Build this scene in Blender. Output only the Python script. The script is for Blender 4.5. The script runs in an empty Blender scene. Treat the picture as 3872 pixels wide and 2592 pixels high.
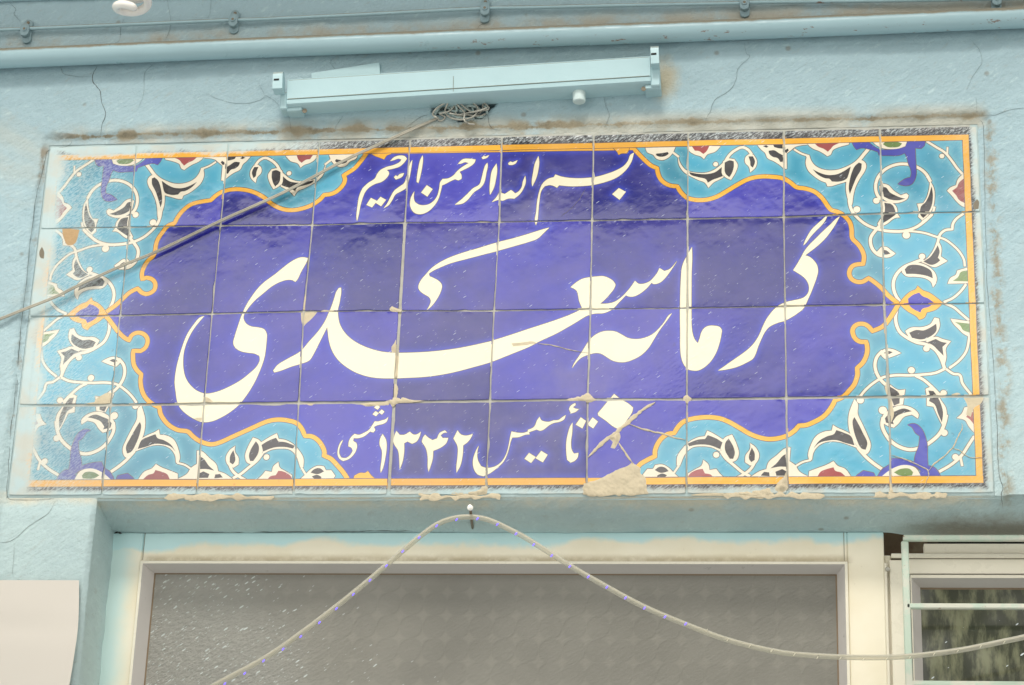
import bpy, math, random
import numpy as np
from mathutils import Vector, Matrix
from mathutils.geometry import delaunay_2d_cdt
random.seed(7); RNG = np.random.RandomState(5)
SC = bpy.context.scene
COL = SC.collection
H = 2.87                                    # height of the tile panel's centre above the ground (m)

# ------------------------------------------------------------------ camera, sky, sun, exposure
RC = np.array([[0.99240319, 0.11834164, 0.03363283],
               [-0.0111672, 0.35889526, -0.93331103],
               [-0.12252022, 0.92584526, 0.35749035]])
CP = np.array([0.44390577, -3.13175464, -1.26390242 + H])
FPX = 8267.248
cam = bpy.data.cameras.new('camera'); camo = bpy.data.objects.new('camera', cam); COL.objects.link(camo)
cam.sensor_width = 36; cam.lens = FPX / 3872 * 36; cam.clip_start = 0.05; cam.clip_end = 500
m = Matrix.Identity(4)
for r in range(3):
    m[r][0] = RC[0][r]; m[r][1] = -RC[1][r]; m[r][2] = -RC[2][r]; m[r][3] = CP[r]
camo.matrix_world = m
SC.camera = camo

SUN_EL, SUN_AZ = 50.0, -8.0                 # degrees: elevation, and heading away from straight in front of the wall
world = bpy.data.worlds.new('World'); SC.world = world; world.use_nodes = True
nt = world.node_tree; nt.nodes.clear()
def wn(t, **k):
    n = nt.nodes.new(t)
    for a, b in k.items(): setattr(n, a, b)
    return n
out = wn('ShaderNodeOutputWorld'); bg = wn('ShaderNodeBackground')
sky = wn('ShaderNodeTexSky', sky_type='NISHITA', sun_disc=False, sun_elevation=math.radians(SUN_EL),
         sun_rotation=math.radians(180 + SUN_AZ), dust_density=4.0)
tc = wn('ShaderNodeTexCoord'); noi = wn('ShaderNodeTexNoise'); noi.inputs['Scale'].default_value = 4.5
noi.inputs['Detail'].default_value = 6
ramp = wn('ShaderNodeMapRange'); ramp.inputs[1].default_value = .3; ramp.inputs[2].default_value = .7
ramp.inputs[3].default_value = 8.5; ramp.inputs[4].default_value = 13.0
cl = wn('ShaderNodeCombineColor')
mul = wn('ShaderNodeVectorMath', operation='SCALE'); mul.inputs[0].default_value = (1.0, .975, .915)
mix = wn('ShaderNodeMix', data_type='RGBA'); mix.inputs[0].default_value = .84      # thin bright overcast over the clear sky
nt.links.new(tc.outputs['Generated'], noi.inputs['Vector'])
nt.links.new(noi.outputs['Fac'], ramp.inputs[0])
nt.links.new(ramp.outputs[0], mul.inputs['Scale'])
nt.links.new(sky.outputs[0], mix.inputs[6]); nt.links.new(mul.outputs[0], mix.inputs[7])
nt.links.new(mix.outputs[2], bg.inputs[0]); bg.inputs[1].default_value = .112
nt.links.new(bg.outputs[0], out.inputs[0])
sl = bpy.data.lights.new('sun', 'SUN'); so = bpy.data.objects.new('sun', sl); COL.objects.link(so)
sl.energy = 1.45; sl.angle = math.radians(15); sl.color = (1.0, .965, .90)
el, az = math.radians(SUN_EL), math.radians(SUN_AZ)
d = Vector((math.sin(az) * math.cos(el), -math.cos(az) * math.cos(el), math.sin(el)))
so.rotation_euler = d.to_track_quat('Z', 'Y').to_euler()
vs = SC.view_settings
vs.view_transform = 'Standard'; vs.look = 'None'; vs.gamma = 1; vs.use_curve_mapping = False
vs.exposure = .62

# ------------------------------------------------------------------ helpers
def W(x, y, Y=0.0):
    """world point where the sight line through photo pixel (x, y) meets the vertical plane at depth Y"""
    dv = RC.T @ np.array([(x - 1936) / FPX, (y - 1296) / FPX, 1.0])
    t = (Y - CP[1]) / dv[1]
    return CP + t * dv
def WA(pts, Y=0.0):
    return np.array([W(x, y, Y) for x, y in pts])
S = 2.343
def R(ox, oy, pts, s=S):
    return [(ox + x / s, oy + y / s) for x, y in pts]
def tag(o, label=None, cat=None, group=None, kind=None):
    if label: o['label'] = label
    if cat: o['category'] = cat
    if group: o['group'] = group
    if kind: o['kind'] = kind
    return o
def empty(name, loc, label=None, cat=None, **k):
    o = bpy.data.objects.new(name, None); COL.objects.link(o); o.location = loc; o.empty_display_size = .02
    return tag(o, label, cat, **k)
def abs_loc(o):
    v = Vector((0, 0, 0))
    while o is not None:
        v = v + o.location; o = o.parent
    return v
def mesh(name, verts, faces, mats, parent=None, smooth=False, mi=None):
    """one mesh object from world-space vertices; origin at its parent's"""
    off = abs_loc(parent) if parent is not None else Vector((0, 0, 0))
    v = np.asarray(verts, float) - np.array(off)
    me = bpy.data.meshes.new(name); me.from_pydata(v.tolist(), [], [list(map(int, f)) for f in faces])
    for mm in (mats if isinstance(mats, (list, tuple)) else [mats]): me.materials.append(mm)
    if mi is not None: me.polygons.foreach_set('material_index', np.asarray(mi, 'i'))
    if smooth: me.polygons.foreach_set('use_smooth', [True] * len(me.polygons))
    me.update()
    o = bpy.data.objects.new(name, me); COL.objects.link(o)
    if parent is not None: o.parent = parent
    return o
class MB:
    def __init__(s): s.v = []; s.f = []
    def add(s, v, f):
        n = len(s.v); s.v += [tuple(map(float, p)) for p in v]; s.f += [[n + i for i in q] for q in f]
        return s
    def box(s, x0, x1, y0, y1, z0, z1, b=0.0):
        """box, with edges chamfered by b"""
        if b <= 0:
            v = [(x, y, z) for x in (x0, x1) for y in (y0, y1) for z in (z0, z1)]
            return s.add(v, [(0, 1, 3, 2), (4, 6, 7, 5), (0, 4, 5, 1), (2, 3, 7, 6), (0, 2, 6, 4), (1, 5, 7, 3)])
        X, Y, Z = (x0, x1), (y0, y1), (z0, z1); v = []; idx = {}
        for a in (0, 1):
            for c in (0, 1):
                for e in (0, 1):
                    sx, sy, sz = (b, -b)[a], (b, -b)[c], (b, -b)[e]
                    for ax in range(3):
                        p = [X[a] + (0 if ax == 0 else sx), Y[c] + (0 if ax == 1 else sy), Z[e] + (0 if ax == 2 else sz)]
                        idx[a, c, e, ax] = len(v); v.append(p)
        f = []
        for a in (0, 1):
            q = [idx[a, 0, 0, 0], idx[a, 1, 0, 0], idx[a, 1, 1, 0], idx[a, 0, 1, 0]]; f.append(q if a else q[::-1])
            q = [idx[0, a, 0, 1], idx[1, a, 0, 1], idx[1, a, 1, 1], idx[0, a, 1, 1]]; f.append(q[::-1] if a else q)
            q = [idx[0, 0, a, 2], idx[1, 0, a, 2], idx[1, 1, a, 2], idx[0, 1, a, 2]]; f.append(q if a else q[::-1])
        for a in (0, 1):
            for c in (0, 1):
                f.append([idx[a, c, 0, 0], idx[a, c, 1, 0], idx[a, c, 1, 1], idx[a, c, 0, 1]])
                f.append([idx[a, 0, c, 0], idx[a, 1, c, 0], idx[a, 1, c, 2], idx[a, 0, c, 2]])
                f.append([idx[0, a, c, 1], idx[1, a, c, 1], idx[1, a, c, 2], idx[0, a, c, 2]])
                for e in (0, 1): f.append([idx[a, c, e, 0], idx[a, c, e, 1], idx[a, c, e, 2]])
        return s.add(v, f)
    def tube(s, pts, rad, n=10, caps=True, flat=1.0):
        pts = [Vector(p) for p in pts]; rs = rad if hasattr(rad, '__len__') else [rad] * len(pts)
        t0 = (pts[1] - pts[0]).normalized(); up = Vector((0, 0, 1)) if abs(t0.z) < .9 else Vector((1, 0, 0))
        a = t0.cross(up).normalized(); base = len(s.v)
        for i, p in enumerate(pts):
            t = (pts[min(i + 1, len(pts) - 1)] - pts[max(i - 1, 0)]).normalized()
            a = (a - t * a.dot(t)).normalized(); b = t.cross(a)
            for k in range(n):
                an = 2 * math.pi * k / n
                s.v.append(tuple(p + (a * math.cos(an) * flat + b * math.sin(an)) * rs[i]))
        for i in range(len(pts) - 1):
            for k in range(n):
                k2 = (k + 1) % n
                s.f.append([base + i * n + k, base + i * n + k2, base + (i + 1) * n + k2, base + (i + 1) * n + k])
        if caps:
            s.f.append([base + k for k in range(n)][::-1]); s.f.append([base + (len(pts) - 1) * n + k for k in range(n)])
        return s
    def prism(s, prof, x0, x1):
        """profile in (y, z) swept along x"""
        n = len(prof)
        v = [(x, y, z) for x in (x0, x1) for y, z in prof]
        f = [[k, (k + 1) % n, n + (k + 1) % n, n + k] for k in range(n)] + [list(range(n))[::-1], list(range(n, 2 * n))]
        return s.add(v, f)
    def build(s, name, mat, parent=None, smooth=False):
        return mesh(name, s.v, s.f, mat, parent, smooth)
def auto_smooth(o, ang=35):
    me = o.data
    me.polygons.foreach_set('use_smooth', [True] * len(me.polygons))
    me.set_sharp_from_angle(angle=math.radians(ang))
    return o
def catmull(pts, n=8):
    P_ = [np.array(p, float) for p in pts]; P_ = [2 * P_[0] - P_[1]] + P_ + [2 * P_[-1] - P_[-2]]; o = []
    for i in range(1, len(P_) - 2):
        a, b, c, e = P_[i - 1:i + 3]
        for k in range(n):
            t = k / n
            o.append(.5 * ((2 * b) + (-a + c) * t + (2 * a - 5 * b + 4 * c - e) * t * t + (-a + 3 * b - 3 * c + e) * t ** 3))
    o.append(P_[-2]); return o

# value noise for modelling (smooth, world-space)
_T = RNG.rand(64, 64, 64)
def vnoise(x, y, z):
    x, y, z = np.broadcast_arrays(np.asarray(x, float), np.asarray(y, float), np.asarray(z, float))
    xi, yi, zi = np.floor(x).astype(int), np.floor(y).astype(int), np.floor(z).astype(int)
    fx, fy, fz = x - xi, y - yi, z - zi
    fx, fy, fz = [f * f * (3 - 2 * f) for f in (fx, fy, fz)]
    r = 0
    for a in (0, 1):
        for b in (0, 1):
            for c in (0, 1):
                r = r + _T[(xi + a) % 64, (yi + b) % 64, (zi + c) % 64] * (fx if a else 1 - fx) * (fy if b else 1 - fy) * (fz if c else 1 - fz)
    return r * 2 - 1

# ------------------------------------------------------------------ materials
class Mat:
    def __init__(s, name):
        s.m = bpy.data.materials.new(name); s.m.use_nodes = True; s.t = s.m.node_tree
        s.t.nodes.clear(); s.o = s.n('ShaderNodeOutputMaterial'); s.b = s.n('ShaderNodeBsdfPrincipled')
        s.l(s.b.outputs[0], s.o.inputs[0]); s.geo = s.n('ShaderNodeNewGeometry'); s.pos = s.geo.outputs['Position']
    def n(s, t, **k):
        n = s.t.nodes.new(t)
        for a, b in k.items(): setattr(n, a, b)
        return n
    def l(s, a, b): s.t.links.new(a, b)
    def put(s, inp, v):
        if isinstance(v, bpy.types.NodeSocket): s.l(v, inp)
        else: inp.default_value = v
    def math(s, op, a, b=0.0, clamp=False):
        n = s.n('ShaderNodeMath', operation=op, use_clamp=clamp); s.put(n.inputs[0], a); s.put(n.inputs[1], b); return n.outputs[0]
    def mp(s, v, a, b, c=0.0, d=1.0, smooth=True):
        n = s.n('ShaderNodeMapRange', interpolation_type='SMOOTHSTEP' if smooth else 'LINEAR')
        s.put(n.inputs[0], v)
        for i, q in zip((1, 2, 3, 4), (a, b, c, d)): s.put(n.inputs[i], q)
        return n.outputs[0]
    def mapping(s, rot=(0, 0, 0), scale=(1, 1, 1), loc=(0, 0, 0), v=None):
        q = s.n('ShaderNodeMapping'); s.l(v or s.pos, q.inputs[0]); q.inputs['Rotation'].default_value = rot      # turn first, then stretch
        n = s.n('ShaderNodeMapping'); s.l(q.outputs[0], n.inputs[0])
        n.inputs['Scale'].default_value = scale; n.inputs['Location'].default_value = loc
        return n.outputs[0]
    def noise(s, scale, detail=4, v=None, rough=.55, dist=0.0):
        n = s.n('ShaderNodeTexNoise'); s.l(v or s.pos, n.inputs['Vector'])
        n.inputs['Scale'].default_value = scale; n.inputs['Detail'].default_value = detail
        n.inputs['Roughness'].default_value = rough; n.inputs['Distortion'].default_value = dist
        return n.outputs['Fac']
    def voro(s, scale, v=None, feature='F1', rnd=1.0):
        n = s.n('ShaderNodeTexVoronoi', feature=feature); s.l(v or s.pos, n.inputs['Vector']); n.inputs['Scale'].default_value = scale
        n.inputs['Randomness'].default_value = rnd
        return n
    def mix(s, f, a, b):
        n = s.n('ShaderNodeMix', data_type='RGBA'); s.put(n.inputs[0], f)
        for i, q in ((6, a), (7, b)):
            s.put(n.inputs[i], q if isinstance(q, bpy.types.NodeSocket) else (*q, 1.0))
        return n.outputs[2]
    def bump(s, h, strength, dist, nrm=None):
        n = s.n('ShaderNodeBump'); s.put(n.inputs['Strength'], strength); n.inputs['Distance'].default_value = dist
        s.l(h, n.inputs['Height'])
        if nrm is not None: s.l(nrm, n.inputs['Normal'])
        return n.outputs[0]
    def xyz(s, v=None):
        n = s.n('ShaderNodeSeparateXYZ'); s.l(v or s.pos, n.inputs[0]); return n.outputs
    def attr(s, name):
        n = s.n('ShaderNodeAttribute', attribute_name=name); return n.outputs['Fac']
    def fin(s, color, rough=.5, normal=None, **k):
        s.put(s.b.inputs['Base Color'], color if isinstance(color, bpy.types.NodeSocket) else (*color, 1.0))
        s.put(s.b.inputs['Roughness'], rough)
        if normal is not None: s.l(normal, s.b.inputs['Normal'])
        for a, v in k.items(): s.put(s.b.inputs[a.replace('_', ' ')], v)
        return s.m
DIAG = (0, math.radians(36), 0)      # the brushed/sprayed flecks and painted glass sparkle all run up to the right
PAINT = (.345, .482, .525); PAINT_G = (.55, .665, .625); DUST = (.25, .19, .11); OVERSPRAY = (.44, .565, .57); MORTAR = (.62, .53, .37)

def flecks(M, sx=42, sz=250, th=.085, keep=.62, loc=(0, 0, 0)):
    v = M.mapping(rot=DIAG, scale=(sx, 1, sz), loc=loc)
    vo = M.voro(1.0, v)
    sep = M.n('ShaderNodeSeparateColor'); M.l(vo.outputs['Color'], sep.inputs[0])
    a = M.math('LESS_THAN', vo.outputs['Distance'], M.math('MULTIPLY', sep.outputs[1], th * 1.6))
    k2 = M.math('ADD', keep, M.mp(M.noise(5, 3), .35, .65, .22, -.22)) if not isinstance(keep, bpy.types.NodeSocket) else keep
    return M.math('MULTIPLY', a, M.math('GREATER_THAN', sep.outputs[0], k2))

def spray_mask(M):
    """old wall paint sprayed over the rim of the panel: strong at the left, thin elsewhere"""
    x, y, z = M.xyz()
    big = M.noise(14, 5, rough=.6)
    left = M.math('SUBTRACT', M.math('ADD', x, .752), 0)            # metres in from the left edge
    left = M.math('SUBTRACT', left, M.mp(z, H - .02, H - .27, 0, .010))
    l1 = M.mp(M.math('ADD', left, M.math('MULTIPLY', big, -.05)), -.020, .038, .95, 0.0)
    l2 = M.mp(left, .0, .22, .46, 0.0)
    right = M.math('SUBTRACT', .752, x)
    r1 = M.mp(M.math('ADD', right, M.math('MULTIPLY', big, -.010)), -.002, .015, .95, 0.0)
    r2 = M.mp(right, .0, .10, .15, 0.0)
    top = M.math('SUBTRACT', H + .300, z)
    tl = M.mp(x, -.45, -.16, 1.0, 0.0)
    t1 = M.math('MULTIPLY', M.mp(M.math('ADD', top, M.math('MULTIPLY', big, -.05)), -.018, .004, 1.0, 0.0), M.math('MAXIMUM', tl, .30))
    bot = M.math('SUBTRACT', z, H - .302)
    b1 = M.mp(M.math('ADD', bot, M.math('MULTIPLY', big, -.010)), -.004, .014, 1.0, 0.0)
    s = M.math('MAXIMUM', M.math('MAXIMUM', l1, r1), M.math('MAXIMUM', t1, b1))
    fine = M.noise(1.0, 3, M.mapping(rot=DIAG, scale=(130, 60, 420)), rough=.7)
    s2 = M.mp(M.math('ADD', s, M.math('MULTIPLY', M.math('SUBTRACT', fine, .5), .95)), .14, .86, 0.0, 1.0)
    s2 = M.math('MULTIPLY', s2, M.math('MINIMUM', M.math('MULTIPLY', s, 4.0), 1.0))
    veil = M.math('MULTIPLY', M.math('MAXIMUM', l2, r2), M.mp(fine, .38, .62, .35, 1.25))
    return M.math('MAXIMUM', s2, veil, True), fine

def glaze(name, col, var=.12, halo=None, white=False, speck=0.0, painted_sheen=0.0):
    M = Mat(name)
    n1 = M.noise(9, 5, rough=.65)
    n0 = M.math('ADD', M.math('MULTIPLY', n1, .55), M.math('MULTIPLY', M.attr('tone'), .45))
    c = M.mix(M.mp(n0, .25, .75), tuple(q * (1 - var) for q in col), tuple(min(1, q * (1 + var)) for q in col))
    if halo:
        h = M.attr('halo'); c = M.mix(M.math('MULTIPLY', h, halo[1]), c, halo[0])
    mask, fine = spray_mask(M)
    if not white:
        pit = M.mp(M.noise(60, 2), .70, .78, 0, .5)
        c = M.mix(pit, c, tuple(q * .5 for q in col))
    else:
        c = M.mix(M.mp(M.noise(28, 5, rough=.7), .60, .80, 0, .35), c, (.58, .47, .30))
    if speck: 
        sp = M.mp(fine, .44, .70, 0, speck); c = M.mix(sp, c, (.45, .47, .47))
    film = M.mp(M.noise(5.5, 5, rough=.6), .35, .7, .01, .06)  # milky sheen of the reflected sky, painted into every glaze colour
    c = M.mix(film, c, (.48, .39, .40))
    if painted_sheen:     # violet sheen of the reflected sky, painted unevenly into the cobalt colour
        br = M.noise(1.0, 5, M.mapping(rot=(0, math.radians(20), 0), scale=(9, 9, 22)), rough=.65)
        mk = M.mp(M.math('ADD', M.math('MULTIPLY', br, .7), M.math('MULTIPLY', M.attr('tone'), .3)), .30, .66, .0, painted_sheen)
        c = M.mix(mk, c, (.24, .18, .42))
    f1 = flecks(M); f2 = flecks(M, 85, 520, .11, .55, (3.3, 0, 7.7))
    fl = M.math('MAXIMUM', M.math('MULTIPLY', f1, .42), M.math('MULTIPLY', f2, .25))
    c = M.mix(fl, c, (.62, .68, .74))
    grime = M.mp(M.noise(3.2, 6, rough=.7), .50, .80, 0, .20)
    c = M.mix(grime, c, (.34, .30, .24))
    dust = (.50, .495, .42)
    cover = M.mix(M.mp(M.noise(20, 3), .38, .66, 0, .85), OVERSPRAY, dust)
    c = M.mix(mask, c, cover)
    rough = M.math('ADD', M.mp(n1, .3, .7, .10, .20), M.math('MULTIPLY', M.math('MAXIMUM', mask, fl), .5))
    wob = M.noise(16, 3); small = M.noise(1.0, 2, M.mapping(rot=DIAG, scale=(70, 40, 210)))
    patch = M.mp(M.noise(4.5, 3), .52, .72)
    nrm = M.bump(wob, .20, .006)
    nrm = M.bump(small, M.math('ADD', .07, M.math('MULTIPLY', patch, .40)), .0008, nrm)
    return M.fin(c, rough, nrm, IOR=1.88)

COBALT = glaze('cobalt_glaze', (.014, .017, .30), .42, ((.035, .06, .52), .75), painted_sheen=.15)
RIBBON = glaze('ribbon_blue_glaze', (.05, .058, .36), .2)
TURQ = glaze('turquoise_glaze', (.058, .31, .445), .26, ((.21, .50, .57), .62))
CREAM = glaze('cream_glaze', (.84, .765, .555), .04, white=True)
VINE = glaze('off_white_glaze', (.78, .70, .55), .06, white=True)
GOLD = glaze('golden_yellow_glaze', (.82, .40, .035), .12)
BLACK = glaze('black_glaze', (.030, .028, .030), .3)
RIM = glaze('black_rim_glaze', (.035, .033, .036), .3, speck=.75)
LINE = glaze('manganese_outline', (.11, .085, .075), .3)
RED = glaze('dull_red_glaze', (.30, .055, .055), .25)
GREEN = glaze('leaf_green_glaze', (.13, .21, .055), .25)

def plaster_like(name, base, base2, dust=True):
    M = Mat(name); x, y, z = M.xyz()
    big = M.noise(2.2, 5, rough=.6)
    low = M.mp(M.math('ADD', z, M.math('MULTIPLY', big, .3)), H - .55, H + .35, 1.0, 0.0)  # greener paint below, with the stronger light there painted in as a paler tone
    c = M.mix(M.math('MULTIPLY', low, .8), base, base2)
    c = M.mix(M.mp(M.noise(6, 6, rough=.7), .35, .75, 0, .35), c, tuple(q * .80 for q in base))
    f = M.noise(1.0, 4, M.mapping(rot=DIAG, scale=(45, 45, 120)), rough=.7)
    c = M.mix(M.mp(f, .56, .76, 0, .42), c, (.33, .36, .33))
    c = M.mix(M.mp(f, .30, .42, .30, 0), c, (.60, .75, .72))
    spots = M.voro(26); sp = M.n('ShaderNodeSeparateColor'); M.l(spots.outputs['Color'], sp.inputs[0])
    s1 = M.math('MULTIPLY', M.math('GREATER_THAN', sp.outputs[0], .86), M.mp(spots.outputs['Distance'], .06, .16, .55, 0))
    c = M.mix(s1, c, (.20, .17, .12))
    c = M.mix(M.mp(M.noise(3.0, 5, rough=.65, dist=.5), .60, .76, 0, .45), c, (.46, .43, .33))
    if dust:
        n1 = M.noise(11, 5, rough=.7); n2 = M.noise(38, 4, rough=.75)
        n3 = M.noise(17, 2, rough=.5)
        # dust lying along the ledge over the panel, in clumps
        zl = M.math('ABSOLUTE', M.math('SUBTRACT', z, M.math('ADD', H + .3165, M.math('MULTIPLY', M.math('SUBTRACT', n1, .5), .012))))
        wdt = M.math('ADD', .0030, M.math('MULTIPLY', M.mp(n3, .52, .74), .017))
        inx = M.math('MULTIPLY', M.mp(x, -.765, -.70), M.mp(x, .775, .75))
        d1 = M.math('MULTIPLY', M.mp(M.math('ADD', zl, M.math('MULTIPLY', M.math('SUBTRACT', n2, .5), .014)), M.math('MULTIPLY', wdt, .2), wdt, 1.0, 0.0), inx)
        c = M.mix(M.math('MULTIPLY', d1, .92), c, M.mix(M.mp(n2, .35, .65), (.15, .115, .06), (.31, .255, .155)))
        # broad tan film between ledge and tiles
        film = M.math('MULTIPLY', M.mp(z, H + .292, H + .303), M.mp(z, H + .345, H + .316))
        film = M.math('MULTIPLY', M.math('MULTIPLY', film, inx), M.mp(M.math('ADD', n1, M.math('MULTIPLY', x, .12)), .30, .56, .10, .72))
        c = M.mix(film, c, M.mix(M.mp(n3, .35, .65), (.50, .45, .34), (.33, .28, .185)))
        rt = M.math('MULTIPLY', M.mp(x, .58, .70), M.mp(M.math('ADD', z, M.math('MULTIPLY', M.math('SUBTRACT', n2, .5), .02)), H - .315, H - .335))
        c = M.mix(M.math('MULTIPLY', rt, .8), c, (.19, .165, .12))
        # down the right-hand edge, and under the tiles
        xr = M.math('ABSOLUTE', M.math('SUBTRACT', x, M.math('ADD', .770, M.math('MULTIPLY', M.math('SUBTRACT', n1, .5), .03))))
        d2 = M.math('MULTIPLY', M.mp(xr, .001, .016, .8, 0), M.mp(n2, .42, .62))
        d2 = M.math('MULTIPLY', d2, M.math('MULTIPLY', M.mp(z, H + .31, H + .29), M.mp(z, H - .33, H - .29)))
        c = M.mix(d2, c, (.30, .25, .16))
        xl = M.math('ABSOLUTE', M.math('SUBTRACT', x, -.757))
        d4 = M.math('MULTIPLY', M.mp(M.math('ADD', xl, M.math('MULTIPLY', M.math('SUBTRACT', n2, .5), .02)), .001, .008, .8, 0), M.mp(n1, .50, .62))
        d4 = M.math('MULTIPLY', d4, M.math('MULTIPLY', M.mp(z, H + .31, H + .29), M.mp(z, H - .33, H - .29)))
        c = M.mix(d4, c, (.24, .19, .12))
        zb = M.math('ADD', z, M.math('MULTIPLY', M.math('SUBTRACT', n2, .5), .018))
        d3 = M.math('MULTIPLY', M.math('MULTIPLY', M.mp(zb, H - .322, H - .306), M.mp(z, H - .290, H - .297)), M.mp(x, .76, .72))
        d3 = M.math('MULTIPLY', d3, M.mp(n1, .36, .60, .25, .9))
        c = M.mix(d3, c, (.64, .60, .47))
        # rusty heat stain beside the lamp's right end
        dx = M.math('MULTIPLY', M.math('SUBTRACT', x, .262), 1.25); dz = M.math('MULTIPLY', M.math('SUBTRACT', z, H + .392), .75)
        rr = M.math('SQRT', M.math('ADD', M.math('MULTIPLY', dx, dx), M.math('MULTIPLY', dz, dz)))
        st = M.mp(M.math('ADD', rr, M.math('MULTIPLY', M.math('SUBTRACT', n2, .5), .03)), .008, .040, .75, 0)
        c = M.mix(st, c, (.47, .38, .22))
        # grimy band just over the big pipe
        gz = M.math('SUBTRACT', z, M.math('ADD', H + .492, M.math('MULTIPLY', x, .0119)))
        gb = M.math('MULTIPLY', M.mp(gz, .036, .004, 0, .8), M.mp(M.math('ADD', n1, M.math('MULTIPLY', x, .12)), .36, .6, .15, 1))
        c = M.mix(M.math('MULTIPLY', gb, M.math('GREATER_THAN', gz, -.02)), c, (.38, .33, .24))
    ff = M.noise(1.0, 5, M.mapping(rot=DIAG, scale=(55, 55, 105)), rough=.65)
    nrm = M.bump(M.noise(10, 4), .25, .010)
    nrm = M.bump(ff, .60, .0050, nrm)
    nrm = M.bump(M.noise(170, 3, rough=.6), .50, .0020, nrm)
    return M.fin(c, .55, nrm)
WALLM = plaster_like('sea_blue_painted_plaster', PAINT, PAINT_G)

def painted(name, col, rough=.42, dustc=.0, chips=0.0, bumpy=.15):
    """gloss paint on metal, with dust on upward faces and rust chips"""
    M = Mat(name)
    c = M.mix(M.mp(M.noise(5, 5, rough=.6), .3, .75, 0, .5), col, tuple(q * .86 for q in col))
    nz = M.xyz(M.geo.outputs['Normal'])[2]
    n = M.noise(30, 5, rough=.7)
    if dustc:
        up = M.mp(M.math('ADD', nz, M.math('MULTIPLY', M.math('SUBTRACT', n, .5), .6)), .22, .52, 0, dustc)
        c = M.mix(up, c, DUST)
    if chips:
        v = M.noise(1.0, 4, M.mapping(scale=(40, 90, 110)), rough=.7)
        x, y, z = M.xyz()
        ch = M.math('MULTIPLY', M.mp(v, .60, .66, 0, chips), M.math('MULTIPLY', M.mp(nz, -.35, -.6), M.mp(x, -.3, .1)))
        c = M.mix(ch, c, (.22, .11, .07))
    nrm = M.bump(M.noise(60, 4), bumpy, .002)
    return M.fin(c, M.mp(n, .3, .7, rough - .08, rough + .12), nrm)
PIPE = painted('sea_blue_pipe_paint', (.36, .52, .56), .35, .85, .9)
CLAMPM = painted('blue_grey_clamp_paint', (.25, .36, .39), .45, .5)
LAMPM = painted('pale_blue_lamp_paint', (.42, .60, .63), .38, .5)
SEAM = painted('grimy_seam', (.20, .17, .12), .7); FSEAM = painted('faint_seam', (.21, .22, .17), .6)
DARK = Mat('dark_gap').fin((.012, .010, .008), .9)

def door_paint():
    M = Mat('cream_frame_paint_with_blue_overspray'); x, y, z = M.xyz()
    n = M.noise(5.0, 5, rough=.6); n2 = M.noise(40, 4, rough=.7)
    lim = M.math('ADD', H - .358, M.math('MULTIPLY', M.math('SUBTRACT', n, .5), .085))
    bl = M.mp(z, lim, M.math('ADD', lim, .012), 0, .95)
    left = M.mp(M.math('ADD', x, M.math('MULTIPLY', M.math('SUBTRACT', n, .5), .08)), -.600, -.560, .75, 0)
    cream = M.mix(M.mp(M.noise(9, 4), .35, .7), (.86, .79, .62), (.80, .72, .53))
    c = M.mix(M.math('MAXIMUM', bl, left), cream, (.50, .75, .76))
    # grime lying on the bead
    g = M.math('MULTIPLY', M.mp(M.math('ADD', z, M.math('MULTIPLY', M.math('SUBTRACT', n2, .5), .012)), H - .366, H - .3765), M.mp(z, H - .3835, H - .381))
    g = M.math('MULTIPLY', g, M.math('MULTIPLY', M.mp(n2, .30, .6, .45, 1.0), M.math('MULTIPLY', M.mp(x, -.56, -.54), M.mp(x, .55, .53))))
    c = M.mix(M.math('MULTIPLY', g, .85), c, (.45, .37, .23))
    c = M.mix(M.mp(n2, .66, .78, 0, .35), c, (.5, .42, .28))
    return M.fin(c, .32, M.bump(M.noise(45, 4), .12, .002))
FRAMEM = door_paint()
BEADM = painted('aluminium_glazing_bead', (.62, .58, .54), .35, .6)
STILEM = painted('cream_enamelled_steel', (.84, .785, .64), .30, .35)
GRILLEM = None
def grille_paint():
    M = Mat('peeling_pale_green_grille_paint')
    n = M.noise(26, 5, rough=.7)
    c = M.mix(M.mp(n, .42, .58), (.62, .62, .52), (.50, .60, .49))
    c = M.mix(M.mp(M.noise(48, 4, rough=.7), .64, .70, 0, .9), c, (.27, .15, .07))
    nz = M.xyz(M.geo.outputs['Normal'])[2]
    return M.fin(c, .5, M.bump(n, .4, .003))
GRILLEM = grille_paint()

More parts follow.
